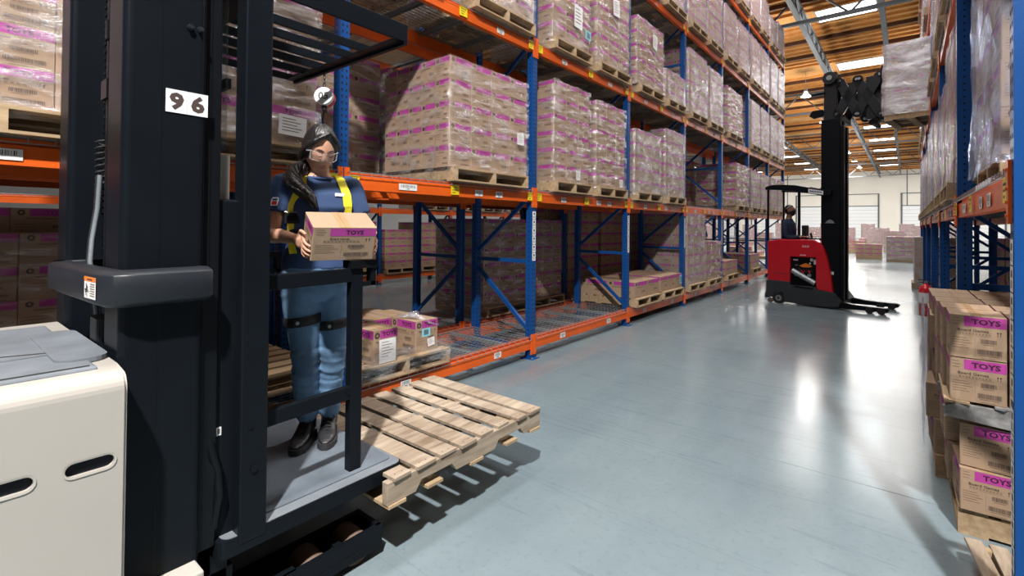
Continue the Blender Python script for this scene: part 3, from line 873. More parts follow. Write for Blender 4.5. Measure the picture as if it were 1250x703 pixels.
# chassis skirt beside the mast foot
b = MB(); b.box((-2.8, .40, .06), (-1.80, .628, .424), M['truck_white']); part(b, 'chassis_skirt', OP, .006)
b = MB(); b.box((-2.8, .63, .05), (-1.96, .78, .30), M['rail_black']); part(b, 'chassis_base', OP, .006)
# mast: two outer columns
def mast_col(x0, x1):
    b = MB(); rbox(b, (x0, .408, .06), (x1, .640, 5.2), .022, M['truck_black'])
    return b
b = mast_col(-2.075, -1.88); ms_ = part(b, 'mast_column', OP)
b = MB(); b.box((-1.8805, .507, .43), (-1.8792, .510, 5.2), M['rail_black']); b.box((-1.8805, .6335, .43), (-1.879, .6345, 5.2), M['rail_black']); sub(b, 'seam', ms_)
b = MB()
for y in (.585, .615): b.cyl((-1.881, y, 2.227), (-1.868, y, 2.227), .0105, M['truck_soft'], 6); b.cyl((-1.868, y, 2.227), (-1.865, y, 2.227), .006, M['truck_soft'], 10)
sub(b, 'bolt', ms_)
b = MB()
for i, (c, y0) in enumerate((('9', .519), ('6', .581))):
    b.box((-1.879, y0, 1.932), (-1.8768, y0 + .061, 2.008), M['paper'])
    b.text(c, FX(-1.8767), y0 + .0305, 1.970, .058, M['ink'], 1.12, bold=.045)
sub(b, 'number_plate', ms_, label='white plate reading 96')
part(mast_col(-2.90, -2.70), 'mast_column', OP)
# inner rails, cylinder, chains and hoses between the columns
b = MB(); b.box((-2.70, .58, .1), (-2.08, .62, 1.2), M['rail_black'])
b.box((-2.70, .52, .06), (-2.60, .62, 5.2), M['rail_black']); b.box((-2.18, .52, .06), (-2.075, .62, 5.2), M['rail_black'])
b.box((-2.70, .60, .06), (-2.075, .625, 5.2), M['rail_black'])
part(b, 'inner_rail', OP, .004)
b = MB(); b.cyl((-2.29, .50, .3), (-2.29, .50, 3.9), .052, M['truck_black'], 20); b.cyl((-2.29, .50, 3.9), (-2.29, .50, 5.0), .030, M['rail_black'], 16)
b.cyl((-2.29, .50, 2.24), (-2.29, .50, 2.31), .058, M['rail_black'], 20); b.cyl((-2.29, .50, 2.31), (-2.29, .50, 2.325), .028, M['wheel'], 16)
b.box((-2.33, .44, 2.02), (-2.25, .47, 2.09), M['rail_black'])
part(b, 'lift_cylinder', OP)
for xx in (-2.50, -2.545):
    b = MB(); b.box((xx - .010, .495, .4), (xx + .010, .505, 5.1), M['rail_black'])
    for k in range(56): b.box((xx - .013, .490, 1.3 + k * .03), (xx + .013, .51, 1.312 + k * .03), M['rail_black'])
    part(b, 'lift_chain', OP)
for k, xx in enumerate((-2.455, -2.425)):
    b = MB(); b.tube([(xx, .46, 1.75), (xx, .455, 1.62), (xx - .0, .44, 1.5), (xx + .03, .43, 1.42), (xx + .05, .45, 1.2), (xx + .03, .47, .9)], .008, M['edge_grey' if k else 'rubber'], 8)
    part(b, 'hydraulic_hose', OP)
b = MB(); b.tube([V((-2.47 + .016 * math.cos(t * 1.1), .47 + .016 * math.sin(t * 1.1), 1.60 + t * .0042)) for t in range(70)], .004, M['rubber'], 5); part(b, 'coiled_cable', OP)
b = MB(); rbox(b, (-2.24, .40, 1.10), (-2.10, .55, 1.24), .03, M['truck_black']); part(b, 'pump_cover', OP, .006)
# wrap-around bumper
path = [(-2.53, .50), (-2.53, .36), (-2.50, .327), (-2.30, .332), (-2.0, .345), (-1.87, .355), (-1.825, .380), (-1.811, .43), (-1.811, .50), (-1.811, .615), (-1.83, .650)]
th = .062; zs = [(-.5, .35), (-.5 + .10, .06), (-.36, 0), (.36, 0), (.40, .06), (.5, .35)]
b = MB(); rings = []
for i, (x, y) in enumerate(path):
    a_ = V(path[max(i - 1, 0)]); c_ = V(path[min(i + 1, len(path) - 1)]); d = (c_ - a_).normalized(); nin = V((-d.y, d.x))
    ring = [V((x, y, 1.366 + .056 * 2 * k)) + V((nin.x, nin.y, 0)) * (th * q) for k, q in zs]
    ring += [V((x, y, 1.366 + .056)) + V((nin.x, nin.y, 0)) * th, V((x, y, 1.366 - .056)) + V((nin.x, nin.y, 0)) * th]
    rings.append(ring)
b.loft(rings, M['truck_soft'])
bp_ = part(b, 'mast_bumper', OP, .006)
b = MB(); fr_ = (V((-2.175, .3325, 1.335)), V((1, 0, 0)), V((0, 0, 1)), V((0, -1, 0)))
fr_ = (V((-1.985, .3440, 1.335)), V((.9972, .0747, 0)), V((0, 0, 1)), V((.0747, -.9972, 0)))
b.quad(fr_, 0, 0, .105, .066, M['paper'], .0005); b.quad(fr_, 0, .052, .105, .066, M['orange_sticker'], .001)
b.quad(fr_, .03, .056, .075, .060, M['ink'], .0014)
for k in range(6): b.quad(fr_, .055, .008 + k * .007, .095, .011 + k * .007, M['ink_soft'], .001)
b.beam(fr_[0] + V((.012, -.001, .026)), fr_[0] + V((.046, -.001, .030)), .001, .005, M['ink']); b.disc(fr_[0] + V((.03, -.0012, .042)), (0, -1, 0), .005, M['ink'], 8); b.disc(fr_[0] + V((.028, -.0012, .014)), (0, -1, 0), .005, M['ink'], 8)
b.beam(fr_[0] + V((.020, -.001, .018)), fr_[0] + V((.036, -.001, .040)), .001, .005, M['ink'])
sub(b, 'warning_sticker', bp_, label='white and orange warning sticker')
# carriage rail and operator cab
b = MB(); b.box((-2.0, .645, .42), (-1.915, .700, 4.2), M['rail_black']); b.box((-2.88, .645, .42), (-2.80, .700, 4.2), M['rail_black']); part(b, 'carriage_rail', OP, .004)
b = MB(); b.box((-2.90, .70, .38), (-1.935, .79, 1.655), M['truck_black']); part(b, 'cab_panel', OP, .008)
b = MB(); rbox(b, (-2.86, .712, 1.66), (-2.03, .78, 1.83), .02, M['truck_white']); part(b, 'control_housing', OP, .012)
b = MB(); b.box((-2.86, .742, 1.84), (-1.99, .746, 2.44), M['screen']); part(b, 'clear_screen', OP)
b = MB(); b.box((-2.85, .745, 2.08), (-2.0, .765, 2.12), M['truck_soft']); part(b, 'screen_bar', OP, .004)
for x0 in (-1.965, -2.95):
    b = MB(); b.box((x0, .765, .40), (x0 + .085, .865, 2.5), M['truck_black']); po = part(b, 'cab_post', OP, .007)
    if x0 > -2:
        b = MB(); b.cyl((-1.881, .815, .66), (-1.873, .815, .66), .012, M['rail_black'], 12); b.cyl((-1.881, .80, .82), (-1.876, .80, .82), .010, M['rail_black'], 12); sub(b, 'bolt', po)
# sticker on cab side panel
b = MB(); b.box((-1.936, .706, .80), (-1.9335, .722, .83), M['paper'])
b.quad(FX(-1.9333), .710, .806, .718, .824, M['ink_soft']); part(b, 'sticker', OP)
# ragged cable cover low on the carriage
b = MB(); b.tube([(-1.93, .68, .80), (-1.915, .69, .74), (-1.925, .71, .68), (-1.91, .71, .60), (-1.93, .70, .48)], .016, M['rail_black'], 8); part(b, 'cable', OP)
# overhead guard
b = MB()
for x in (-1.895, -2.17, -2.32, -2.475, -2.62, -2.78, -2.965):
    h = .085 if x == -1.895 else .040
    b.box((x - .008, .78, 2.453), (x + .008, 1.512, 2.453 + h), M['truck_black'])
    if x not in (-1.895, -2.965):
        b.box((x - .008, 1.50, 2.453), (x + .008, 1.525, 2.453 + h + .004), M['truck_black'])
b.box((-2.972, 1.44, 2.453), (-1.888, 1.512, 2.463), M['truck_black']); b.box((-2.972, 1.490, 2.44), (-1.888, 1.512, 2.466), M['truck_black'])
b.box((-2.972, .76, 2.44), (-1.888, .86, 2.53), M['truck_black'])
b.beam((-2.965, 1.4, 2.49), (-2.2, .8, 2.49), .05, .02, M['truck_black']) if False else None
part(b, 'overhead_guard', OP, .002)
# platform with mat
b = MB(); rbox(b, (-2.95, .70, .368), (-1.885, 1.512, .432), .035, M['truck_black']); pl_ = part(b, 'platform', OP, .010)
b = MB(); rbox(b, (-2.945, .72, .430), (-1.890, 1.508, .4345), .035, M['edge_grey']); sub(b, 'edge_strip', pl_, label='light grey edge strip')
b = MB(); rbox(b, (-2.93, .72, .4345), (-1.945, 1.49, .440), .03, M['mat_grey'])
part(b, 'floor_mat', OP)
b = MB(); b.box((-2.55, .70, .10), (-1.96, .76, .37), M['rail_black']); part(b, 'platform_bracket', OP, .004)
# side gate
for x in (-1.955, -2.90):
    dx = 0.0
    b = MB(); b.beam((x, .86, 1.335), (x - .03, 1.28, 1.335), .035, .062, M['truck_black']); part(b, 'gate_bar', OP, .005)
    b = MB(); b.beam((x, .86, .800), (x - .03, 1.28, .800), .03, .062, M['truck_black']); b2 = part(b, 'gate_bar', OP, .005)
    b = MB(); b.cyl((x, 1.262, .80), (x + .0, 1.262, .80), .01, M['rail_black']) if False else b.cyl((x - .03, 1.262, .802), (x - .008, 1.262, .802), .009, M['rail_black'], 12); sub(b, 'bolt', b2)
    b = MB(); b.box((x - .060, 1.275, .436), (x - .015, 1.335, 1.40), M['truck_black']); gp = part(b, 'gate_post', OP, .005)
    b = MB(); b.box((x - .07, 1.262, 1.365), (x - .0, 1.40, 1.402), M['rail_black']); b.box((x - .05, 1.375, 1.28), (x - .01, 1.40, 1.40), M['rail_black']); b.box((x - .05, 1.33, 1.28), (x - .01, 1.40, 1.30), M['rail_black'])
    sub(b, 'latch', gp)
# load forks beyond the platform
for x in (-2.12, -2.58):
    b = MB(); b.box((x - .05, .78, .325), (x + .05, 2.42, .362), M['rail_black']); part(b, 'fork', OP, .008)
# straddle legs with load wheels
for x in (-2.03, -2.80):
    b = MB()
    for s in (-1, 1): b.box((x + s * .085 - .012, .60, .045), (x + s * .085 + .012, 1.43, .15), M['truck_black'])
    b.box((x - .085, .6, .05), (x + .085, 1.02, .15), M['truck_black']); b.box((x - .085, 1.20, .06), (x + .085, 1.235, .145), M['truck_black']); b.box((x - .09, 1.405, .05), (x + .09, 1.43, .15), M['truck_black'])
    b.box((x + .0965, 1.05, .075), (x + .0985, 1.36, .085), M['rail_black'])
    lg = part(b, 'straddle_leg', OP, .006)
    for y in (1.115, 1.32):
        b = MB(); b.cyl((x - .062, y, .072), (x + .062, y, .072), .071, M['wheel'], 28); b.cyl((x - .07, y, .072), (x + .07, y, .072), .02, M['steel'], 12); sub(b, 'load_wheel', lg)
# hanging tether retractor
TR = thing('tether_retractor', 'white round safety tether reel marked 05 hanging by a chain above her head', 'safety reel', (-2.62, 1.50, 2.452))
b = MB()
for k in range(4):
    z = -.012 - k * .024; c = V((0, 0, z)); a_ = (k % 2) * PI / 2
    pts = [c + V((math.cos(a_) * .008 * math.cos(t), math.sin(a_) * .008 * math.cos(t), .016 * math.sin(t))) for t in [2 * PI * i / 12 for i in range(12)]]
    b.tube(pts, .003, M['silver'], 6, cap=False, closed=True)
part(b, 'chain', TR).location = (0, 0, 0)
b = MB(); n_ = V((.62, -.72, .15)).normalized(); c = V((0, 0, -.150))
b.cyl(c - n_ * .022, c + n_ * .022, .052, M['paper'], 24); b.cyl(c - n_ * .030, c - n_ * .006, .055, M['red'], 24)
b.beam(c + V((0, 0, .04)), c + V((0, 0, .062)), .02, .012, M['silver'])
u_ = V((0, 0, 1)).cross(n_).normalized(); v_ = n_.cross(u_)
b.text('05', (c + n_ * .0230, u_, v_, n_), 0, 0, .044, M['ink'], 1.0)
o = part(b, 'reel_housing', TR); o.location = (0, 0, 0)
b = MB(); b.cyl((0, 0, -.225), (0, 0, -.195), .014, M['rubber'], 12); b.tube([(0, 0, -.22), (-.05, .02, -.27), (-.10, .05, -.40)], .0045, M['rubber'], 6); part(b, 'lanyard', TR).location = (0, 0, 0)
# dark bag hooked behind the cab post
BG = thing('tool_bag', 'dark navy tool bag hanging on the far gate bar behind the cab post', 'bag', (-2.78, 1.02, .95))
b = MB(); rings = []
for k, (z, w_, d_) in enumerate(((-.02, .05, .03), (.0, .10, .055), (.10, .115, .07), (.20, .10, .06), (.26, .07, .03))):
    rings.append([V((d_ * math.cos(t), w_ * math.sin(t) * (1 + .08 * math.sin(3 * t + k)), z)) for t in [2 * PI * i / 20 for i in range(20)]])
M['navy'] = mat('navy_cloth', (.010, .018, .05), .9, var=.2, scale=20, bump=.2)
b.loft(rings, M['navy']); part(b, 'pouch', BG).location = (0, 0, 0)
b = MB(); b.tube([(0, -.05, .24), (-.05, -.04, .34), (-.10, 0, .40), (-.05, .04, .34), (0, .05, .24)], .008, M['rubber'], 8); part(b, 'strap', BG).location = (0, 0, 0)

# pallet on the forks
HP = thing('wooden_pallet', 'worn pale empty pallet carried on the order picker forks', 'pallet', (-2.31, 1.92, .285))
r = random.Random(5); PX0, PX1, PY0, PY1 = -2.80, -1.805, 1.365, 2.535
ybd = [1.44, 1.585, 1.735, 1.885, 2.035, 2.185, 2.335, 2.475]
for i, y in enumerate(ybd):
    w_ = (.098, .118, .112, .116, .108, .098, .09, .118)[i] / 2; b = MB()
    e1, e2 = r.uniform(-.012, .004), r.uniform(-.008, .012); sk = r.uniform(-.006, .006)
    pts = [(PX0 + e1, y - w_), (PX1 + e2, y - w_ + sk), (PX1 + e2 - .004, y + w_ + sk), (PX0 + e1 + .006, y + w_)]
    b.prism(pts, ((0, 0, .403), (1, 0, 0), (0, 1, 0), (0, 0, 1)), .017, M['wood_pale'])
    for sx in (PX0 + .02, (PX0 + PX1) / 2, PX1 - .025):
        for q in (-.02, .02): b.cyl((sx, y + q, .419), (sx, y + q, .4208), .0035, M['ink'], 6)
    o = part(b, 'deck_board', HP, .002)
for x in (PX1 - .025, (PX0 + PX1) / 2, PX0 + .025):
    b = MB()
    prof = [(PY0, .302), (PY0 + .165, .302), (PY0 + .20, .345), (PY0 + .40, .345), (PY0 + .435, .302), (PY1 - .435, .302), (PY1 - .40, .345), (PY1 - .20, .345), (PY1 - .165, .302), (PY1, .302), (PY1, .403), (PY0, .403)]
    b.prism(prof, ((x - .019, 0, 0), (0, 1, 0), (0, 0, 1), (1, 0, 0)), .038, M['wood_pale']); part(b, 'stringer', HP, .002)
for y in (1.42, 1.65, 1.95, 2.25, 2.48):
    b = MB(); b.box((PX0, y - .05, .285), (PX1, y + .05, .302), M['wood']); part(b, 'base_board', HP, .002)

# ------------------------------------------------------------------ red reach truck (local: x towards the forks, y away from us)
RT = thing('reach_truck', 'red reach truck with a raised black mast crossing the aisle', 'forklift', (-2.3, 11.37, 0), math.radians(-8.7))
def lp(b, name, bevel=0, parent=None, label=None):
    o = b.build(name, parent or RT, None, bevel)
    if label: o['label'] = label
    return o
W_ = 1.0
FY = lambda y: (V((0, y, 0)), V((1, 0, 0)), V((0, 0, 1)), V((0, -1, 0)))
body = [(.02, .46), (.02, 1.29), (.30, 1.33), (.90, 1.33), (.985, 1.28), (1.04, 1.18), (1.10, 1.0), (1.16, .72), (1.21, .32), (.94, .35), (.92, .44)]
b = MB(); b.prism(body, ((0, W_, 0), (1, 0, 0), (0, 0, 1), (0, -1, 0)), W_, M['red']); rb = lp(b, 'body', .02)
cb = MB(); cb.prism([(.455, .30), (.455, .985), (.925, .985), (.925, .30)], ((0, .09, 0), (1, 0, 0), (0, 0, 1), (0, -1, 0)), .2, M['charcoal'])
bpy.context.view_layer.update(); cut(rb, cb)
b = MB(); b.box((.44, .08, .40), (.94, .95, 1.0), M['rail_black']); co = lp(b, 'side_compartment')
b = MB()
for (u, v, w2, h2, m_) in ((.49, .90, .09, .03, 'paper'), (.80, .90, .05, .06, 'paper'), (.86, .84, .04, .10, 'paper'), (.78, .84, .03, .03, 'paper'), (.64, .78, .16, .035, 'orange_sticker'), (.52, .80, .06, .02, 'silver')):
    b.quad(FY(.078), u, v, u + w2, v + h2, M[m_], .001)
b.prism([(.60, .80), (.72, .86), (.84, .80), (.78, .775), (.66, .775)], ((0, .079, 0), (1, 0, 0), (0, 0, 1), (0, -1, 0)), .004, M['orange_sticker'])
for k in range(9): b.tube([(.50 + .045 * k, .07, .72 + .02 * (k % 3)), (.56 + .04 * k, .05, .66), (.62 + .03 * k, .07, .70 + .015 * (k % 2))], .010, M['red' if k % 3 == 0 else 'rubber'], 6)
for k in range(3): b.cyl((.55 + .12 * k, .08, .62), (.55 + .12 * k, .05, .62), .035, M['steel'], 14)
lp(b, 'hydraulic_unit', 0)
b = MB(); b.cyl((.49, .02, .70), (.90, .02, .47), .050, M['galv'], 20); lp(b, 'document_tube', 0, label='silver roll across the side opening')
base = [(.0, .16), (.0, .47), (.45, .47), (.46, .40), (.92, .40), (.95, .345), (1.22, .32), (1.34, .16), (1.30, .06), (.98, .03), (.40, .045), (.36, .05), (.33, .22), (.24, .27), (.15, .22), (.12, .12)]
b = MB(); b.prism(base, ((0, W_ + .02, 0), (1, 0, 0), (0, 0, 1), (0, -1, 0)), W_ + .03, M['charcoal']); b.box((-.05, .05, .09), (.03, .95, .20), M['charcoal'])
b.prism([(.52, .40), (.88, .385), (.88, .35), (.56, .36)], ((0, -.0, 0), (1, 0, 0), (0, 0, 1), (0, -1, 0)), .014, M['rail_black']); lp(b, 'base', .012)
b = MB(); b.cyl((.24, -.0, .115), (.24, .12, .115), .115, M['rubber'], 28); b.cyl((.24, -.006, .115), (.24, 0, .115), .06, M['steel'], 20); b.cyl((.24, -.012, .115), (.24, 0, .115), .025, M['charcoal'], 12); lp(b, 'drive_wheel', .004)
b = MB(); b.cyl((.07, .02, .05), (.07, .08, .05), .05, M['wheel'], 18); b.cyl((.56, 0, .02), (.56, .05, .02), .02, M['paper'], 10) ; lp(b, 'caster', 0)
b = MB(); b.text('RAYMOND', FY(-.0), .72, 1.19, .038, M['paper'], .95, .0015) if False else b.text('TRUCK', FY(0), .74, 1.19, .040, M['paper'], 1, .0015) if False else None
for k, (u, w2) in enumerate(((.68, .020), (.705, .016), (.728, .022), (.757, .016), (.780, .018))): b.prism([(u, 1.175), (u + .010, 1.215), (u + w2, 1.215), (u + w2 - .008, 1.175)], ((0, -.0, 0), (1, 0, 0), (0, 0, 1), (0, -1, 0)), .002, M['paper'])
for k in range(5): b.quad(FY(0), .64 + k * .022, 1.012, .655 + k * .022, 1.03, M['paper'], .0015)
b.quad(FY(0), .14, .62, .40, .632, M['ink'], .0015)
lp(b, 'emblem', 0, rb, 'small white lettering on the red side')
# operator guard
for lo_, hi_ in (((.0, .03, 1.28), (.035, .07, 2.42)), ((.0, W_ - .07, 1.28), (.035, W_ - .03, 2.42)), ((.50, .30, 1.30), (.545, .35, 2.34))):
    b = MB(); b.box(lo_, hi_, M['truck_black']); lp(b, 'guard_post', .006)
b = MB(); top = [(-.02, 2.36), (-.02, 2.42), (.10, 2.455), (.30, 2.455), (.55, 2.43), (.80, 2.37), (1.02, 2.32), (1.18, 2.30), (1.18, 2.22), (1.05, 2.19), (.80, 2.25), (.55, 2.31), (.30, 2.34), (.06, 2.36)]
for y in (.03, W_ - .03): b.prism(top, ((0, y + .04, 0), (1, 0, 0), (0, 0, 1), (0, -1, 0)), .08, M['truck_black'])
for x in (.02, .22, .42, .62, .82, 1.0): b.box((x - .02, .03, 2.40 - .1 * max(0, x - .4)), (x + .02, W_ - .03, 2.43 - .12 * max(0, x - .4)), M['truck_black'])
og = lp(b, 'overhead_guard', .006)
b = MB(); f_ = FY(-.012); b.prism([(.79, 2.345), (1.05, 2.290), (1.05, 2.215), (.79, 2.262)], ((0, -.010, 0), (1, 0, 0), (0, 0, 1), (0, -1, 0)), .004, M['paper'])
for k in range(7): b.quad(FY(-.014), .815 + k * .031, 2.285 - k * .0055, .838 + k * .031, 2.312 - k * .0055, M['blue'], .002)
lp(b, 'name_sign', 0, og, 'white sign with blue characters')
# mast
for y in (.10, .34):
    b = MB(); b.box((.98, y, .10), (1.30, y + .14, 3.70), M['truck_black']); b.box((1.30, y + .02, .16), (1.36, y + .12, 3.55), M['rail_black'])
    b.box((1.02, y + .03, 3.3), (1.24, y + .11, 4.62), M['truck_soft']); lp(b, 'mast_rail', .006)
b = MB()
for z in (.35, 1.4, 2.5, 3.62): b.box((1.05, .20, z), (1.22, .36, z + .10), M['truck_black'])
for z in (3.70, 4.30, 4.55): b.box((1.05, .16, z), (1.20, .40, z + .07), M['truck_soft'])
b.box((.80, .08, 3.80), (1.02, .20, 3.87), M['truck_black']); b.prism([(.78, 3.80), (.84, 3.90), (1.02, 3.90), (1.02, 3.76), (.86, 3.74)], ((0, .12, 0), (1, 0, 0), (0, 0, 1), (0, -1, 0)), .06, M['truck_black'])
b.box((.80, .10, 4.20), (1.05, .18, 4.25), M['truck_black'])
lp(b, 'mast_crossbar', .004)
b = MB(); b.cyl((1.14, .29, .3), (1.14, .40, 3.6), .045, M['truck_soft'], 14); b.cyl((1.14, .29, 3.6), (1.14, .29, 4.5), .028, M['silver'], 12); lp(b, 'lift_cylinder')
b = MB(); f_ = FY(.098)
b.prism([(1.05, 1.66), (1.21, 1.66), (1.19, 1.70), (1.15, 1.73), (1.12, 1.73), (1.08, 1.70)], ((0, .10, 0), (1, 0, 0), (0, 0, 1), (0, -1, 0)), .01, M['steel'])
b.quad(f_, 1.06, .66, 1.20, .72, M['paper'], .002); b.quad(f_, 1.02, .985, 1.10, 1.02, M['rail_black'], .006); lp(b, 'mast_sticker')
for k in range(4):
    b = MB(); b.cyl((1.08 + .04 * k, .22 + .02 * k, 4.62), (1.08 + .04 * k, .22 + .02 * k, 4.62 - .9), .008, M['rubber'], 6); lp(b, 'hose')
# sheave at the mast head
b = MB(); b.cyl((1.13, .06, 4.50), (1.13, .16, 4.50), .12, M['truck_soft'], 24); b.cyl((1.13, .045, 4.50), (1.13, .06, 4.50), .05, M['steel'], 14); lp(b, 'sheave')
# straddle arms on the floor
for y in (.04, W_ - .10):
    b = MB(); b.prism([(1.0, .03), (1.0, .30), (1.12, .30), (1.30, .17), (1.52, .135), (1.80, .125), (2.04, .125), (2.08, .10), (2.06, .05), (1.7, .045)], ((0, y + .10, 0), (1, 0, 0), (0, 0, 1), (0, -1, 0)), .12, M['truck_black'])
    ar = lp(b, 'straddle_arm', .01)
    for x in (1.78, 1.96):
        b = MB(); b.cyl((x, y - .03, .062), (x, y + .11, .062), .062, M['rubber'], 20); lp(b, 'load_wheel', 0, ar)
# reach scissor at lifted height: crossing arms on both sides
for y in (.16, .78):
    for (a_, c_) in (((1.24, 3.78), (1.60, 4.40)), ((1.28, 4.42), (1.58, 3.74)), ((1.56, 3.74), (1.92, 4.42)), ((1.56, 4.40), (1.94, 3.68))):
        b = MB(); b.beam((a_[0], y, a_[1]), (c_[0], y, c_[1]), .06, .16, M['truck_soft'])
        for q in (a_, c_): b.cyl((q[0], y - .03, q[1]), (q[0], y + .03, q[1]), .065, M['truck_soft'], 18); b.cyl((q[0], y - .04, q[1]), (q[0], y - .03, q[1]), .025, M['steel'], 12)
        lp(b, 'reach_arm', .004)
b = MB(); b.box((1.22, .12, 3.66), (1.30, .90, 3.80), M['truck_black']); b.box((1.22, .12, 4.30), (1.30, .90, 4.46), M['truck_black'])
b.box((1.70, .18, 3.62), (1.86, .80, 4.42), M['truck_soft']); b.cyl((1.78, .22, 3.56), (1.78, .76, 3.56), .05, M['truck_black'], 12)
for x in (1.34, 1.64, 1.80): b.cyl((x, .2, 4.10), (x, .84, 4.10), .03, M['rail_black'], 10)
lp(b, 'reach_carriage', .006)
b = MB(); b.box((1.93, .10, 3.56), (1.99, .90, 3.68), M['truck_black']); b.box((1.93, .10, 4.30), (1.99, .90, 4.46), M['truck_black'])
for y in (.12, .34, .62, .84): b.box((1.94, y, 3.6), (1.985, y + .05, 4.56), M['truck_black'])
lp(b, 'load_backrest', .004)
for y in (.25, .70):
    b = MB(); b.box((1.96, y - .05, 3.545), (2.95, y + .05, 3.58), M['rail_black']); b.box((1.96, y - .05, 3.545), (2.0, y + .05, 4.0), M['rail_black']); lp(b, 'fork', .004)
# control console
b = MB(); b.box((.62, .35, 1.30), (.95, .95, 1.36), M['truck_black']); b.cyl((.72, .45, 1.36), (.70, .45, 1.46), .02, M['rubber'], 10); b.box((.50, .55, 1.3), (.58, .75, 1.62), M['rubber']); lp(b, 'console', .01)
# its raised load
a_ = math.radians(-8.7); ca, sa = math.cos(a_), math.sin(a_)
def RTw(x, y): return (-2.3 + x * ca - y * sa, 11.37 + x * sa + y * ca)
cx_, cy_ = RTw(2.55, .48)
pallet(cx_, cy_, 3.50, 'grey wooden pallet lifted high on the reach truck forks', 'pallets in the racks', rz=a_)
for j in range(6):
    for i in range(3):
        for k in range(3):
            if i and k: continue
            x, y = RTw(2.55 - .54 + .36 * (k + .5), .48 - .5 + .333 * (i + .5))
            carton(x, y, 3.638 + .205 * j, a_, (.333, .36, .205), '%s-row carton, %s across and %s deep, in the load raised on the reach truck' % (num(j, 6, 'bottom', 'top'), ORD[i], ORD[k]), 'cartons raised on the reach truck', prio=13 if i == 0 else 30)
o = wrap(cx_, cy_, 3.60, 1.0, 1.08, 1.27, 'white stretch wrap around the load raised on the reach truck', 'stretch wraps on the racked loads', 'wrap_white', seed=5, amp=.02)
o.rotation_euler = (0, 0, a_)
# ------------------------------------------------------------------ half-empty pallet load behind the gate (bay 1, floor tier)
HW = XL + .04
pallet(HW - .54, 2.76, L1, 'wooden pallet under the half-empty carton load right of the woman', 'pallets in the racks')
zt = L1 + .137
def c4(x, y, dims, label, z=zt, rz=0, **k): carton(x, y, z, rz, dims, label, 'cartons of the half-empty load', prio=0, lod=0, **k)
c4(HW - .20, 2.54, (.245, .36, .285), 'front TOYS carton with a white sheet taped on it, left of the half-empty load')
c4(HW - .26, 3.04, (.27, .36, .285), 'front TOYS carton with blue and white labels, right of the half-empty load')
c4(HW - .62, 3.04, (.27, .34, .285), 'TOYS carton behind the blue-labelled one on the half-empty load')
c4(HW - .60, 2.76, (.27, .36, .285), 'middle TOYS carton, second row of the half-empty load')
c4(HW - .60, 2.48, (.27, .36, .285), 'TOYS carton behind the front left one of the half-empty load')
c4(HW - .90, 2.90, (.36, .22, .285), 'back right carton of the half-empty load'); c4(HW - .90, 2.50, (.36, .22, .285), 'back left carton of the half-empty load')
def sticker(x, y, z, w, h, kind, label, n=(1, 0), rot=0):
    b = MB(); f = (V((0, 0, 0)), V((0, 1, 0)), V((0, 0, 1)), V((1, 0, 0)))
    b.box((0, -w / 2, -h / 2), (.0015, w / 2, h / 2), M['paper' if kind == 'p' else 'paper_blue'])
    for q in range(6): b.quad(f, -w * .36, h * (.36 - q * .12), w * (.05 + .07 * (q * 3 % 5)), h * (.385 - q * .12), M['ink_soft'], .002)
    if kind == 'c':
        for q in range(5): b.quad(f, -w * .25 + q * w * .11, -h * .30, -w * .18 + q * w * .11, h * .32, M['ink'], .0024)
    o = b.build('paper_label', None, (x, y, z)); o.rotation_euler = (rot, 0, math.atan2(n[1], n[0])); tag(o, label, 'paper label')
sticker(HW - .018, 2.555, zt + .105, .17, .20, 'p', 'white paper sheet taped to the front left carton of the half-empty load')
sticker(HW - .078, 3.03, zt + .17, .10, .075, 'c', 'pale blue label on the right carton of the half-empty load')
sticker(HW - .076, 3.09, zt + .075, .085, .075, 'p', 'white label below the blue one on the half-empty load', rot=.12)
b = MB()   # torn wrap skirt around the pallet and a twisted strand
per = []
x0, x1, y0, y1 = HW - 1.06, HW + .012, 2.27, 3.27
for (ax, ay, bx, by) in ((x1, y0, x1, y1), (x1, y1, x0, y1), (x0, y1, x0, y0), (x0, y0, x1, y0)):
    for k in range(16): t = k / 16; per.append((ax + (bx - ax) * t, ay + (by - ay) * t))
rings = []
for j, z in enumerate((L1 + .01, L1 + .06, L1 + .11, L1 + .17, L1 + .24)):
    rings.append([V((x + .010 * noise.noise(V((x * 9, y * 9, z * 20))) , y + .010 * noise.noise(V((y * 9, x * 9, z * 22))), z + .022 * noise.noise(V((x * 5, y * 5, j))))) for x, y in per])
b.loft(rings, M['wrap'], cap=False); b.build('stretch_wrap'); 
o = bpy.data.objects[-1] if False else [q for q in COL.objects if q.name.startswith('stretch_wrap')][-1]
tag(o, 'torn clear stretch wrap skirting the half-empty load right of the woman', 'stretch wrap')
b = MB(); r = random.Random(4)
b.tube([(HW - .35, 2.93, zt + .30), (HW - .20, 2.98, zt + .315), (HW - .10, 3.0, zt + .30), (HW - .066, 3.05, zt + .265), (HW - .066, 3.12, zt + .235), (HW - .07, 3.18, zt + .22)], [.012, .02, .024, .012, .008, .006], M['wrap_far'], 8)
for k in range(7): c_ = V((HW - .22 + r.uniform(-.1, .1), 2.98 + r.uniform(-.06, .06), zt + .30 + r.uniform(0, .02))); b.tube([c_, c_ + V((r.uniform(-.05, .05), r.uniform(-.05, .05), .02)), c_ + V((r.uniform(-.08, .08), r.uniform(-.08, .08), 0))], [.006, .014, .004], M['wrap_far'], 6)
tag(b.build('stretch_wrap'), 'crumpled white wrap lying on top of the half-empty load', 'stretch wrap')

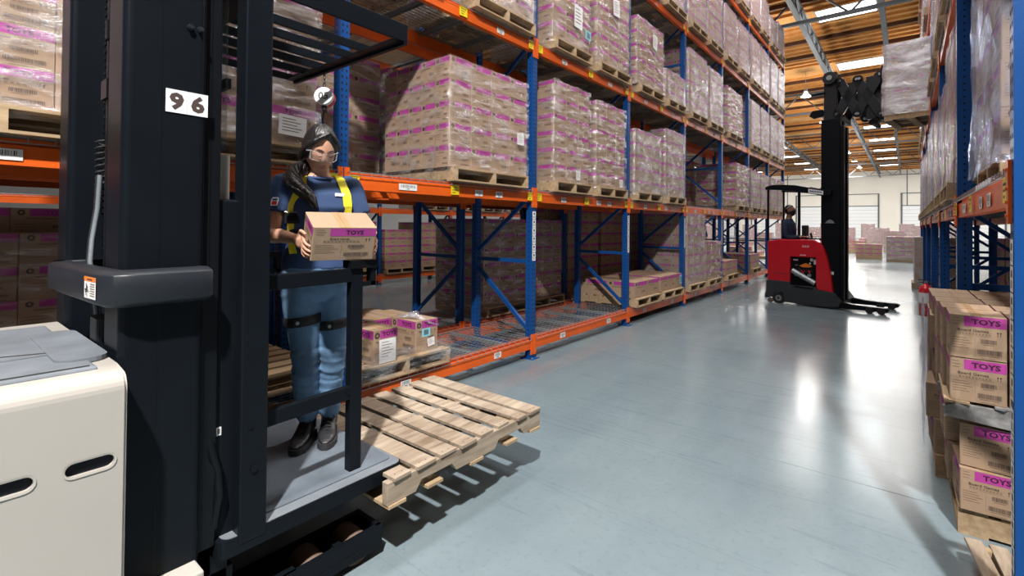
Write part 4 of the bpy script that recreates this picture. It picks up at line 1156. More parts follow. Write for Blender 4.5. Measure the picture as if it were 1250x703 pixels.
# ------------------------------------------------------------------ floor piles at the right edge
X0, Y0r = .165, 3.42
pallet(X0 + .58, Y0r + .52, 0, 'worn floor pallet at the base of the right carton pile', 'pallets of the right floor pile')
G = 'cartons of the right floor pile'
def rc(x, y, z, w, d, h, label, tilt=0, top='kraft'):
    # narrow printed end looks at us (-Y)
    carton(x + w / 2, y + d / 2, z, -PI / 2 + tilt, (w, d, h), label, G, prio=0, lod=0, jit=False, top=top)
z1 = .137
rc(.205, 3.42, z1, .215, .34, .21, 'lower carton at the right edge, under the crooked one', .03)
rc(.435, 3.44, z1, .22, .34, .21, 'lower carton beside the blue post, bottom of the right pile')
rc(.180, 3.78, z1, .215, .30, .21, 'lower carton behind the front one at the bottom of the right pile', .0)
rc(.225, 3.44, z1 + .215, .215, .30, .215, 'crooked TOYS carton under the splintered grey pallet', -.10)
rc(.455, 3.46, z1 + .215, .22, .30, .215, 'carton beside the crooked one under the grey pallet')
rc(.165, 3.80, z1 + .215, .22, .36, .215, 'recessed carton left of the crooked one under the grey pallet', .02)
rc(.42, 3.80, z1 + .215, .22, .36, .215, 'recessed carton right of the crooked one under the grey pallet')
# broken grey pallet
GP = thing('wooden_pallet', 'splintered grey pallet between the two layers of the right carton pile', 'pallet', (.70, 3.95, .585))
r = random.Random(11)
b = MB(); prof = [(-.55, 0), (-.54, .012), (-.30, -.006), (-.26, .02), (-.16, .045), (.1, .045), (.5, .02), (.5, .083), (-.3, .085), (-.50, .088), (-.555, .06)]
b.prism(prof, ((0, -.50, 0), (1, 0, 0), (0, 0, 1), (0, -1, 0)), .035, M['wood_grey']); part(b, 'stringer', GP, .003, 'broken grey stringer').location = (0, 0, 0)
for y in (.0, .5): b = MB(); b.prism(prof, ((0, y, 0), (1, 0, 0), (0, 0, 1), (0, -1, 0)), .035, M['wood_grey']); part(b, 'stringer', GP, .003).location = (0, 0, 0)
for i in range(6):
    x = -.50 + i * .19; b = MB(); w_ = .05; e = r.uniform(-.015, .01)
    b.prism([(x - w_, -.54 + e), (x - w_ * .3, -.55 + e), (x, -.53 + e), (x + w_, -.545 + e), (x + w_, .5), (x - w_, .5)], ((0, 0, .088), (1, 0, 0), (0, 1, 0), (0, 0, 1)), .014, M['wood_grey' if i % 2 else 'wood']); part(b, 'deck_board', GP, .002).location = (0, 0, 0)
zu = .585 + .104
K = [('bottom', 0), ('top', .222)]
for nm, dz in K:
    for j, (yy, xx) in enumerate(((3.42, .172), (3.70, .155), (3.98, .140), (4.26, .130), (4.54, .126))):
        if nm == 'bottom' and j > 2: continue
        ln = ('foremost', 'second', 'third', 'fourth', 'hindmost')[j]
        rc(xx, yy, zu + dz, .215, .275, .218, '%s %s-layer TOYS carton on the grey pallet at the right edge' % (ln, nm), 0, 'kraft')
        rc(xx + .222, yy + .01, zu + dz, .215, .275, .218, '%s inner %s-layer carton on the grey pallet, beside the blue post' % (ln, nm), 0, 'kraft')
# second pile behind, leaning into the aisle
pallet(.68, 4.62, 0, 'floor pallet under the rear leaning pile at the right', 'pallets of the right floor pile')
for j in range(4):
    rc(.105 + (.02, 0, .035, .015)[j], 4.16 + .02 * j, .137 + .218 * j, .24, .36, .216, '%s carton of the leaning pile behind the grey pallet' % ('lowest', 'second', 'third', 'fourth')[j], (.05, -.06, .03, -.02)[j], 'kraft')
    rc(.12, 4.56, .137 + .218 * j, .24, .36, .216, '%s carton at the rear of the leaning pile' % ('lowest', 'second', 'third', 'fourth')[j], 0)
# wrinkled film hanging between them
b = MB(); rings = []
for j in range(16):
    z = .18 + j * .062; rings.append([V((.088 + .016 * noise.noise(V((k * .7, j * .6, 1))), 4.12 + k * .08, z)) for k in range(9)] + [V((.086 + .016 * noise.noise(V((k * .7, j * .6, 1))), 4.12 + k * .08, z)) for k in range(8, -1, -1)])
b.loft(rings, M['wrap_far'], cap=False); tag(b.build('stretch_wrap'), 'torn film hanging off the leaning pile at the right edge of the aisle', 'stretch wrap')
# loose planks
LP = thing('loose_pallet', 'broken pale pallet lying at the bottom right beside the blue post', 'pallet', (.42, 2.95, 0))
for i, (x, a2, m_) in enumerate(((.27, .10, 'wood_pale'), (.345, .07, 'wood_pale'), (.42, .02, 'wood_pale'), (.52, 0, 'wood_pale'), (.62, 0, 'wood_pale'))):
    b = MB(); q = Matrix.Translation((x, 2.86, .128)) @ Matrix.Rotation(a2, 4, 'Z') @ Matrix.Rotation(-.05 if i < 2 else 0, 4, 'X')
    b.cbox((0, 0, 0), (.062, .60, .014), M[m_], q); part(b, 'deck_board', LP, .002)
for y in (2.62, 2.88, 3.10):
    b = MB(); b.box((.275, y - .02, .018), (.78, y + .02, .118), M['wood']); part(b, 'stringer', LP, .002)
for x in (.30, .55, .75): b = MB(); b.box((x - .04, 2.57, 0), (x + .04, 3.13, .016), M['wood']); part(b, 'base_board', LP, .002)

# ------------------------------------------------------------------ fire extinguisher on the fourth right post
FE = thing('fire_extinguisher', 'red fire extinguisher with a white label on the right rack post', 'fire extinguisher', (.230, 9.93, .22))
b = MB(); cx_ = 0
prof = [(.075, 0), (.085, .01), (.085, .40), (.075, .44), (.04, .48), (.022, .49), (.022, .51)]
b.loft([[V((r_ * math.cos(t), r_ * math.sin(t), z)) for t in [2 * PI * i / 24 for i in range(24)]] for r_, z in prof], M['red']); part(b, 'cylinder', FE).location = (0, 0, 0)
b = MB(); b.box((-.02, -.012, .51), (.03, .012, .54), M['silver']); b.beam((.0, 0, .545), (-.09, -.01, .56), .02, .012, M['rubber']); b.beam((.0, 0, .53), (-.085, -.01, .515), .02, .012, M['rubber']); part(b, 'handle', FE).location = (0, 0, 0)
b = MB(); b.tube([(.02, 0, .52), (.09, -.03, .50), (.11, -.03, .38), (.10, -.03, .2)], .012, M['rubber'], 8); part(b, 'hose', FE).location = (0, 0, 0)
b = MB(); b.loft([[V((.0865 * math.cos(t), .0865 * math.sin(t), z)) for t in [PI * .95 + PI * .75 * i / 10 for i in range(11)]] for z in (.20, .36)], M['paper'], cap=False); part(b, 'label', FE).location = (0, 0, 0)
b = MB(); b.box((-.09, -.09, .165), (.09, -.08, .18), M['steel']); b.box((.06, -.09, .165), (.12, .09, .18), M['steel']); part(b, 'bracket', FE).location = (0, 0, 0)

# ------------------------------------------------------------------ staging area in the far hall
ST = [(-10.2, 33, 4, 1.2), (-8.4, 34, 3, 1.15), (-6.8, 27.5, 2, 1.1), (-5.6, 27.3, 1, 1.1), (-9.6, 30, 7, 1.2), (-11.6, 36, 8, 1.2), (-8.2, 40, 5, 1.2), (-5.0, 44, 4, 1.2), (-3.0, 46, 3, 1.2),
      (-.2, 29.5, 5, 1.2), (-1.5, 31, 3, 1.2), (1.0, 33, 5, 1.2), (-2.6, 38, 3, 1.2), (-.6, 41, 6, 1.2), (-6.6, 52, 7, 1.2), (-4.2, 54, 7, 1.2), (-1.8, 56, 7, 1.2), (.8, 56, 8, 1.2), (-9, 55, 8, 1.2), (-12, 52, 8, 1.2),
      (-14.5, 50, 9, 1.2), (-6.6, 62, 9, 1.2), (-3.2, 64, 9, 1.2), (0, 64, 9, 1.2), (3, 60, 9, 1.2), (-17, 56, 9, 1.2), (-11, 62, 9, 1.2), (-15, 44, 7, 1.2), (-13.3, 40, 8, 1.2), (-4.5, 25.6, 1, 1.0)]
for i, (x, y, rws, w) in enumerate(ST):
    nm = 'staging load %s' % ('near the aisle mouth' if y < 35 else 'in the middle of the far hall' if y < 50 else 'deep in the far hall')
    rz = random.Random(i).uniform(-.15, .15)
    t = thing('wooden_pallet', 'pallet of a carton ' + nm, 'pallet', (x, y, 0), rz, 'pallets in the far hall'); link('deck_boards', PALW[0], t); link('base_boards', PALW[1], t)
    for s in (-1, 0, 1): link('stringer', PALW[2], t, (0, s * .55, 0))
    for j in range(rws):
        for p in range(3):
            for q in range(3):
                if p == 1 and q == 1: continue
                if rws < 4 and j == rws - 1 and random.Random(i * 31 + p * 7 + q).random() < .4: continue
                dx, dy = (p - 1) * .36, (q - 1) * .38
                carton(x + dx * math.cos(rz) - dy * math.sin(rz), y + dx * math.sin(rz) + dy * math.cos(rz), .137 + j * .21, rz, (.38, .36, .21), 'distant carton', 'distant cartons', prio=900)
    if rws > 3: 
        o = wrap(x, y, .1, 1.14, 1.08, rws * .21 + .04, 'pale stretch wrap around a carton ' + nm, 'stretch wraps in the far hall', 'wrap_far', seed=i, amp=.02); o.rotation_euler = (0, 0, rz)
# suspended high-bay lamps
for i, (x, y) in enumerate(((-4.5, 32.3), (-4.6, 41), (-4.6, 50), (-4.6, 59.3), (-4.6, 67), (-4.6, 74.6), (-10.5, 41), (-10.5, 59.3))):
    t = thing('high_bay_lamp', 'round high bay lamp hanging below the wooden roof of the far hall', 'ceiling lamp', (x, y, 9.1), 0, 'high bay lamps')
    b = MB(); b.cyl((0, 0, .02), (0, 0, .22), .21, M['galv'], 20, .10); b.cyl((0, 0, .22), (0, 0, .45), .10, M['steel'], 12); b.build('lamp_housing', t)
    b = MB(); b.cyl((0, 0, -.01), (0, 0, .02), .25, M['lamp_glow'], 20); b.build('lens', t)
    b = MB(); b.cyl((0, 0, .45), (0, 0, 1.5), .012, M['steel'], 6); b.build('cable', t)
# ------------------------------------------------------------------ people
M['skin'] = mat('warm_skin', (.56, .30, .20), .5, var=.05, scale=6, spec=.35)
M['skin'].node_tree.nodes['Principled BSDF'].inputs['Subsurface Weight'].default_value = .15
M['skin'].node_tree.nodes['Principled BSDF'].inputs['Subsurface Radius'].default_value = (.02, .008, .004)
M['lips'] = mat('lips', (.40, .10, .095), .45)
M['hair'] = mat('black_hair', (.008, .0065, .0065),   .38, var=.3, scale=14, bump=.6, bscale=70, stretch=(1, 1, .12), spec=.6)
M['shirt'] = mat('navy_tee_cloth', (.030, .060, .150), .85, var=.12, scale=6, bump=.35, bscale=14)
M['jeans'] = mat('washed_blue_denim', (.12, .225, .37), .85, var=.5, scale=3.2, bump=.35, bscale=22)
M['strap_yellow'] = mat('yellow_webbing', (.80, .68, .02), .7, var=.05, bump=.3, bscale=120)
M['webbing'] = mat('black_webbing', (.012, .012, .014), .7, var=.2)
M['boot'] = mat('black_boot_leather', (.016, .016, .018), .38, var=.3, scale=12, bump=.1)
M['sole'] = mat('black_boot_sole', (.03, .03, .032), .6)
M['lens'] = film('clear_lens', .10, .14, (.95, .96, 1), 1, None, bump=0, gl=.9, rough=.05)
M['lens_frame'] = film('clear_plastic_frame', .45, .55, (.9, .92, .95), 1, None, bump=0, gl=.5, rough=.1)

def ell(cx, cy, rx, ry, z, n=28, p=2.0, tilt=0):
    out = []
    for k in range(n):
        t = 2 * PI * k / n; c, s = math.cos(t), math.sin(t)
        out.append(V((cx + rx * math.copysign(abs(c) ** (2 / p), c), cy + ry * math.copysign(abs(s) ** (2 / p), s), z + tilt * ry * s)))
    return out
def limb(b, pts, rs, m, n=16, sub_=3):
    """smooth tapered limb through joints"""
    P_, R_ = [], []
    pts = [V(p) for p in pts]
    for i in range(len(pts) - 1):
        p0 = pts[max(i - 1, 0)]; p1 = pts[i]; p2 = pts[i + 1]; p3 = pts[min(i + 2, len(pts) - 1)]
        for k in range(sub_):
            t = k / sub_; t2, t3 = t * t, t * t * t
            P_.append(.5 * ((2 * p1) + (p2 - p0) * t + (2 * p0 - 5 * p1 + 4 * p2 - p3) * t2 + (3 * p1 - p0 - 3 * p2 + p3) * t3))
            R_.append(rs[i] + (rs[i + 1] - rs[i]) * t)
    P_.append(pts[-1]); R_.append(rs[-1])
    b.tube(P_, R_, m, n)
def ball(b, c, r, m, mtx=None, nu=16, nv=10):
    rx, ry, rz_ = r if isinstance(r, tuple) else (r, r, r)
    rings = []
    for j in range(1, nv):
        a = PI * j / nv; rings.append([V((rx * math.sin(a) * math.cos(2 * PI * i / nu), ry * math.sin(a) * math.sin(2 * PI * i / nu), -rz_ * math.cos(a))) for i in range(nu)])
    q = lambda p: V(c) + (mtx @ p if mtx is not None else p)
    b.loft([[q(p) for p in r_] for r_ in rings], m)
def remesh(o, voxel, smooth=6):
    """fuse the lofted volumes into one continuous skin"""
    m = o.modifiers.new('r', 'REMESH'); m.mode = 'VOXEL'; m.voxel_size = voxel; m.use_smooth_shade = True
    if smooth:
        s = o.modifiers.new('s', 'SMOOTH'); s.factor = .5; s.iterations = smooth
    dg = bpy.context.evaluated_depsgraph_get(); dg.update()
    me = bpy.data.meshes.new_from_object(o.evaluated_get(dg)); o.modifiers.clear()
    old = o.data; o.data = me; bpy.data.meshes.remove(old)
    me.polygons.foreach_set('use_smooth', [True] * len(me.polygons))

def G(x, s): return math.exp(-(x / s) ** 2)
def head_pt(d, male=False):
    """direction (unit, face looks -Y, z up) -> point of the head surface; origin at head centre"""
    x, y, z = d
    a, b_, c = (.074, .095, .118)
    if male: a, b_, c = .077, .098, .120
    p = V((x * a, y * b_, z * c))
    low = max(0., -z)
    p.x *= 1 - .34 * low ** 1.6
    if y < 0: p.y *= 1 - .10 * low ** 2
    else: p.y *= 1 - .38 * low ** 1.3
    if z > 0: p.x *= 1 + .03 * z
    if y < -.15:
        X, Z = p.x, p.z
        f = 1
        p.y += .012 * G(Z + .0, .05) * (abs(X) / .07) ** 2 * 0
        p.y += -.017 * G(X, .0095) * G(Z + .024, .013) - .010 * G(X, .0075) * G(Z + .002, .020)      # nose
        for s in (-1, 1):
            p.y += .0085 * G(X - s * .028, .016) * G(Z - .008, .012)                                   # sockets
            p.y -= .0052 * G(X - s * .029, .0125) * G(Z - .004, .0075)                                 # lids
            p.y -= .0035 * G(X - s * .027, .018) * G(Z - .026, .007)                                   # brow ridge
            p.y -= .0045 * G(X - s * .036, .018) * G(Z + .028, .018)                                   # cheeks
            p.y -= .005 * G(X - s * .010, .005) * G(Z + .030, .007)                                    # nostrils
        p.y -= .0055 * G(X, .020) * G(Z + .055, .0055) + .0062 * G(X, .017) * G(Z + .066, .006)       # lips
        p.y += .0035 * G(X, .020) * G(Z + .0605, .0022)
        p.y += .0030 * G(X, .020) * G(Z + .077, .006)
        p.y -= .0075 * G(X, .019) * G(Z + .094, .013)                                                  # chin
    return p
def head_mesh(b, mtx, m, male=False, nu=72, nv=64, scale=1.0):
    rings = []
    for j in range(1, nv):
        a = PI * j / nv; rings.append([mtx @ (head_pt((math.sin(a) * math.cos(2 * PI * i / nu), math.sin(a) * math.sin(2 * PI * i / nu), -math.cos(a)), male) * scale) for i in range(nu)])
    b.loft(rings, m)
    for s in (-1, 1):
        ball(b, mtx @ V((s * .073, .008, -.008)), (.008, .018, .030), m, mtx.to_3x3())
def face_at(X, Z, male=False, off=0):
    """surface point of the face at local X,Z (front)"""
    lo, hi = None, None
    best = None
    for _ in range(1):
        x, z = X / .074, Z / .118
        for it in range(12):
            y = -math.sqrt(max(.02, 1 - x * x - z * z)); n_ = math.sqrt(x * x + y * y + z * z); p = head_pt((x / n_, y / n_, z / n_), male)
            x += (X - p.x) / .074 * .8; z += (Z - p.z) / .118 * .8
        best = p
    return V((best.x, best.y - off, best.z))
def face_strip(b, mtx, pts, rs, m, male=False, off=.0, n=8):
    b.tube([mtx @ face_at(x, z, male, off) for x, z in pts], rs, m, n)

def finger(b, base, dirs, lens, r0, m):
    p = V(base); pts = [p - V(dirs[0]).normalized() * .018, p]; rs = [r0, r0]
    for k, (d, l) in enumerate(zip(dirs, lens)):
        p = p + V(d).normalized() * l; pts.append(p); rs.append(r0 * (1 - .09 * (k + 1)))
    b.tube(pts, rs, m, 10); ball(b, pts[-1], rs[-1], m, None, 10, 6)
    for q, r_ in list(zip(pts, rs))[1:-1]: ball(b, q, r_ * 1.04, m, None, 10, 6)

# ------------------------------ woman with the carton
WP = V((-2.40, 1.35, .4405)); WR = math.radians(75.7)
W = thing('person', 'woman in navy tee, yellow harness and jeans holding a carton on the truck platform', 'person', WP, WR)
def wb(b, name, bevel=0, parent=None, label=None):
    o = b.build(name, parent or W, None, bevel)
    if label: o['label'] = label
    return o
HC = V((-.010, -.045, 1.505))
HM = Matrix.Translation(HC) @ Matrix.Rotation(math.radians(3), 4, 'Z') @ Matrix.Rotation(math.radians(24), 4, 'X')
SHL, SHR = V((-.165, .035, 1.335)), V((.160, -.005, 1.335))
BC = V((-.010, -.385, 1.075)); BT = math.radians(22); BW, BD, BH = .278, .190, .158
BM = Matrix.Translation(BC) @ Matrix.Rotation(math.radians(-3), 4, 'Z') @ Matrix.Rotation(BT, 4, 'X')
hL = BM @ V((-BW / 2 - .020, .03, -.035)); hR = BM @ V((BW / 2 + .020, .03, -.035))   # palm centres
ELL, ELR = V((-.225, -.02, 1.075)), V((.235, -.06, 1.07))
skin = MB()
tor = [(.78, .150, .100, .005), (.86, .165, .110, .008), (.94, .148, .10, .0), (1.03, .118, .085, -.002), (1.12, .125, .09, -.005), (1.21, .145, .105, -.012), (1.28, .150, .095, -.006), (1.335, .135, .065, .0), (1.365, .085, .052, .004), (1.39, .050, .048, .004), (1.44, .045, .046, -.002), (1.49, .045, .048, -.012)]
skin.loft([ell(0, c, w_, d_, z, 32, 2.3) for z, w_, d_, c in tor], M['skin'])
HIPL, HIPR = V((-.085, .005, .84)), V((.085, -.005, .84))
KNL, KNR = V((-.070, -.045, .46)), V((.066, -.050, .46)); ANL, ANR = V((-.035, .030, .09)), V((.075, .025, .09))
for H_, K_, A_ in ((HIPL, KNL, ANL), (HIPR, KNR, ANR)):
    limb(skin, [H_, H_.lerp(K_, .5), K_, K_.lerp(A_, .35) + V((0, .012, 0)), A_], [.082, .070, .052, .050, .034], M['skin'])
    fa = math.radians(-32 if A_ is ANL else -22); limb(skin, [A_, A_ + V((math.sin(fa) * .05, -math.cos(fa) * .05, -.035)), A_ + V((math.sin(fa) * .13, -math.cos(fa) * .13, -.048))], [.030, .026, .020], M['skin'], 12)
for S_, E_, Wt in ((SHL, ELL, hL), (SHR, ELR, hR)):
    wrist = Wt + (E_ - Wt).normalized() * .062
    limb(skin, [S_ + V((0, 0, -.0)), S_.lerp(E_, .5), E_, E_.lerp(wrist, .35), wrist], [.045, .040, .034, .035, .0225], M['skin'])
# hands: palm on the carton's side, fingers wrapping forward, thumb along the top edge
bx = (BM.to_3x3() @ V((1, 0, 0))).normalized(); by = (BM.to_3x3() @ V((0, 1, 0))).normalized(); bz = (BM.to_3x3() @ V((0, 0, 1))).normalized()
for sgn, c_, E_ in ((-1, hL, ELL), (1, hR, ELR)):
    wrist = c_ + (E_ - c_).normalized() * .062
    R3 = Matrix((bx, by, bz)).transposed()
    limb(skin, [wrist, c_ + (wrist - c_) * .4, c_ - by * .030], [.023, .027, .026], M['skin'], 14)
    ball(skin, c_ - by * .008, (.015, .044, .038), M['skin'], R3, 20, 14)
    # fingers reach forward along the side (towards -by) and curl over the front edge slightly down
    lens = ((.030, .022, .018), (.034, .025, .019), (.031, .024, .018), (.025, .018, .015))
    for k in range(4):
        base = c_ - by * .046 + bz * (.030 - k * .0195) - bx * sgn * .002
        d0 = -by * 1.0 + bx * sgn * .10 - bz * (.10 + .05 * k); d1 = -by * .9 - bx * sgn * .30 - bz * .22; d2 = -by * .55 - bx * sgn * .55 - bz * .15
        finger(skin, base, (d0, d1, d2), lens[k], .0086 if k < 3 else .0074, M['skin'])
    tb = c_ + bz * .030 + by * .014
    finger(skin, tb, (bz * .6 - by * .8 + bx * sgn * .15, bz * .25 - by * 1 - bx * sgn * .1, -by * 1 - bx * sgn * .25), (.034, .028, .022), .0100, M['skin'])
    skin.tube([c_ + by * .02, tb], [.016, .012], M['skin'], 12)
head_mesh(skin, HM, M['skin'])
so = skin.build('body', W); remesh(so, .0036, 4)
# face details
b = MB()
for s in (-1, 1):
    face_strip(b, HM, [(s * .013, .023), (s * .022, .028), (s * .033, .030), (s * .043, .025)], [.0016, .0028, .0024, .0010], M['hair'], off=.0004)
wb(b, 'eyebrow')
b = MB()
for s in (-1, 1): face_strip(b, HM, [(s * .017, .000), (s * .023, -.004), (s * .030, -.0055), (s * .037, -.003), (s * .042, .001)], [.0008, .0014, .0017, .0014, .0008], M['hair'], off=.0006)
wb(b, 'eyelashes')
b = MB()
face_strip(b, HM, [(-.021, -.0595), (-.012, -.0560), (-.004, -.0545), (0, -.0555), (.004, -.0545), (.012, -.0560), (.021, -.0595)], [.0008, .0028, .0034, .0032, .0034, .0028, .0008], M['lips'], off=-.0010)
face_strip(b, HM, [(-.019, -.0610), (-.010, -.0655), (0, -.0670), (.010, -.0655), (.019, -.0610)], [.0008, .0036, .0044, .0036, .0008], M['lips'], off=-.0012)
wb(b, 'lips')
# hair: swept cap, parted, tied to a side ponytail
b = MB(); rings = []; nu, nv = 72, 40
for j in range(1, nv):
    a = PI * j / nv; ring = []
    for i in range(nu):
        t = 2 * PI * i / nu; d = V((math.sin(a) * math.cos(t), math.sin(a) * math.sin(t), -math.cos(a)))
        p = head_pt(tuple(d)); base_ = V((d.x * .074, d.y * .095, d.z * .118)) if d.y < 0 else p
        # hairline: face opening
        fx = abs(d.x + .06) / .80; fz = (d.z + .28) / (.88 - .22 * max(0, d.x))
        open_ = 1 if d.y < .05 and fx * fx + fz * fz < 1 else 0
        edge = min(1, max(0, (math.sqrt(fx * fx + fz * fz) - 1) * 5)) if d.y < .05 else 1
        low = max(0, -d.z - .25)
        k = .86 if open_ else 1.02 + .13 * edge + .012 * math.sin(22 * t + 5 * d.z) * edge
        if low > 0 and not open_: k = k - low * .55
        ring.append(HM @ (base_ * k + V((0, .006, .004))))
    rings.append(ring)
b.loft(rings, M['hair'])
# lock sweeping over the temple
for q in range(7):
    f = q / 6
    b.tube([HM @ V((.016 - .01 * f, -.060 + .03 * f, .112 + .006 * math.sin(q))), HM @ V((-.035, -.080 + .035 * f, .088)), HM @ V((-.070, -.055 + .03 * f, .045)), HM @ V((-.086, -.010 + .02 * f, -.010)), HM @ V((-.080, .030, -.055))], [.004, .011, .013, .013, .012], M['hair'], 8)
    b.tube([HM @ V((.018 + .004 * f, -.058 + .03 * f, .112)), HM @ V((.052, -.066 + .035 * f, .080)), HM @ V((.076, -.040 + .03 * f, .040)), HM @ V((.084, .0 + .02 * f, -.005)), HM @ V((.068, .05, -.05))], [.004, .010, .012, .012, .010], M['hair'], 8)
hc = b.build('hair', W)
b = MB(); path = [V((-.055, .015, 1.44)), V((-.105, -.010, 1.405)), V((-.138, -.045, 1.365)), V((-.140, -.085, 1.325)), V((-.112, -.125, 1.285)), V((-.078, -.150, 1.25)), V((-.062, -.160, 1.215))]
limb(b, path, [.030, .036, .037, .036, .031, .023, .006], M['hair'], 18, 5)
for q in range(12):
    ph = q * PI / 6
    pts = [p + V((math.cos(ph + i * 1.05) * r_, math.sin(ph + i * 1.05) * r_ * .9, math.sin(ph * 2 + i) * .012)) for i, (p, r_) in enumerate(zip(path, (.020, .030, .031, .030, .026, .018, .012)))]
    limb(b, pts, [.012, .016, .016, .014, .012, .009, .003], M['hair'], 8, 4)
wb(b, 'ponytail')
# safety glasses
b = MB(); rings = []
for j, (zz, oo) in enumerate(((.021, .010), (.008, .012), (-.010, .013), (-.021, .010))):
    ring = []
    for i in range(25):
        X = -.066 + .132 * i / 24; dip = (.011 * G(X, .012)) if j == 3 else 0
        y = face_at(max(-.05, min(.05, X)), 0, off=0).y
        ring.append(HM @ V((X, -.112 + 11.0 * X * X - oo * .2, zz + dip - .004)))
    rings.append(ring)
n = len(rings[0]); vs = [p for r_ in rings for p in r_]; b.add(vs, [(j * n + i, j * n + i + 1, (j + 1) * n + i + 1, (j + 1) * n + i) for j in range(3) for i in range(n - 1)], M['lens'], True)
gl = wb(b, 'safety_glasses', label='clear wraparound safety glasses')
b = MB(); b.tube(rings[0], .0018, M['lens_frame'], 6); b.tube(rings[3], .0014, M['lens_frame'], 6)
for s, e in ((-1, 0), (1, -1)): b.tube([rings[0][e], HM @ V((s * .078, -.05, .010)), HM @ V((s * .086, -.02, .008))], [.004, .003, .002], M['lens_frame'], 8); b.tube([rings[0][e], rings[3][e]], .003, M['lens_frame'], 6)
b.build('frame', gl)
# tee
SX = [(.90, .176, .122, .002), (.98, .166, .114, .0), (1.06, .148, .104, -.004), (1.14, .148, .108, -.010), (1.21, .160, .124, -.018), (1.28, .166, .110, -.010), (1.325, .158, .082, .0), (1.350, .120, .066, .004), (1.372, .078, .060, .0)]
sh = MB()
rings = []
for i, (z, w_, d_, c) in enumerate(SX):
    ring = ell(0, c, w_, d_, z, 48, 2.3)
    for k, p in enumerate(ring):
        f = .006 * noise.noise(V((p.x * 9, p.y * 9, z * 11))) + .004 * math.sin(z * 42 + p.x * 25) * (1 if z < 1.15 else .3)
        p.x *= 1 + f * 5; p.y *= 1 + f * 5
    rings.append(ring)
sh.loft(rings, M['shirt'])
for S_, E_ in ((SHL, ELL), (SHR, ELR)):
    mid = S_.lerp(E_, .60); sg = -1 if S_.x < 0 else 1
    limb(sh, [S_ + V((-sg * .05, 0, -.012)), S_ + V((sg * .004, 0, -.008)), S_.lerp(E_, .35), mid], [.055, .062, .061, .060], M['shirt'], 24)
sho = sh.build('tee_shirt', W); remesh(sho, .006, 8)
# neckline opened by a collar ring
b = MB(); pts = [V((.070 * math.cos(t) + .0, .058 * math.sin(t) - .008, 1.372 + .012 * math.sin(t))) for t in [2 * PI * i / 28 for i in range(28)]]
b.tube(pts, .006, M['shirt'], 8, cap=False, closed=True); b.build('collar', sho)
def torso_front(x, z, off=0):
    for i in range(len(SX) - 1):
        if SX[i][0] <= z <= SX[i + 1][0]:
            t = (z - SX[i][0]) / (SX[i + 1][0] - SX[i][0]); w_, d_, c = [SX[i][k] * (1 - t) + SX[i + 1][k] * t for k in (1, 2, 3)]; break
    else: w_, d_, c = SX[-1][1:]
    w_ = max(w_, abs(x) + .01)
    return V((x, c - (d_ + off) * (1 - (abs(x) / w_) ** 2.3) ** (1 / 2.3), z))
b = MB(); c_ = [torso_front(.045 + .012 * i, 1.278, .009) for i in range(6)]
for i in range(5): b.add([c_[i] - V((0, 0, .008)), c_[i + 1] - V((0, 0, .008)), c_[i + 1] + V((0, .003, .008)), c_[i] + V((0, .003, .008))], [(0, 1, 2, 3)], M['paper'])
b.build('chest_print', sho)['label'] = 'small white strip printed on the chest'
b = MB(); sl = SHL.lerp(ELL, .38); nrm = V((-.50, -.86, 0)).normalized(); u_ = V((0, 0, 1)).cross(nrm).normalized() ; v_ = (ELL - SHL).normalized() * -1; f_ = (sl + nrm * .062, u_, v_, nrm)
b.prism([(-.016, -.022), (.016, -.022), (.018, .010), (.012, .022), (-.012, .022), (-.018, .010)], f_, .003, M['paper']); b.quad(f_, -.012, -.018, .012, .002, M['red'], .0036); b.quad(f_, -.012, .005, .012, .015, M['blue'], .0036)
b.build('sleeve_patch', sho)['label'] = 'white shield patch with red on the sleeve'
# harness
def ribbon(b, pts, w_, th_, m, side):
    rings = []
    for i, p in enumerate(pts):
        a_ = pts[max(i - 1, 0)]; c_ = pts[min(i + 1, len(pts) - 1)]; d = (c_ - a_).normalized(); s_ = V(side[i] if isinstance(side, list) else side); s_ = (s_ - d * s_.dot(d)).normalized(); n_ = s_.cross(d).normalized()
        rings.append([p + s_ * (w_ / 2) + n_ * th_, p - s_ * (w_ / 2) + n_ * th_, p - s_ * (w_ / 2) - n_ * th_, p + s_ * (w_ / 2) - n_ * th_])
    b.loft(rings, m, smooth=False)
for s in (-1, 1):
    b = MB(); pts = []
    for z, x in ((.98, .105), (1.04, .108), (1.10, .110), (1.16, .112), (1.22, .112), (1.27, .110), (1.30, .106), (1.325, .100)): kx = 1.30 if s < 0 else 1.0; pts.append(torso_front(s * x * (1 + (kx - 1) * min(1, (1.34 - z) / .12)), z, .015))
    pts += [V((s * .096, -.050, 1.362)), V((s * .092, -.015, 1.382)), V((s * .086, .025, 1.382)), V((s * .078, .065, 1.345)), V((s * .06, .105, 1.28)), V((s * .02, .12, 1.20))]
    ribbon(b, pts, .044, .002, M['strap_yellow'], (1, 0, 0)); hs = wb(b, 'harness_strap', .0008, label='bright yellow harness strap')
    b = MB(); c_ = torso_front(-.143 if s < 0 else .110, 1.155, .028); mt = Matrix.Translation(c_) @ Matrix.Rotation(s * .35, 4, 'Z')
    b.cbox((0, 0, 0), (.070, .020, .055), M['webbing'], mt); b.cbox((0, -.012, .030), (.074, .006, .004), M['silver'], mt); b.cbox((0, -.012, 0), (.05, .008, .03), M['rail_black'], mt)
    wb(b, 'harness_buckle', .003)
    b = MB(); ribbon(b, [torso_front(s * (.155 - .012 * k), 1.13 - .03 * k, .014) for k in range(6)], .030, .002, M['webbing'], (0, 0, 1) if False else (1, 0, .4)); wb(b, 'side_strap')
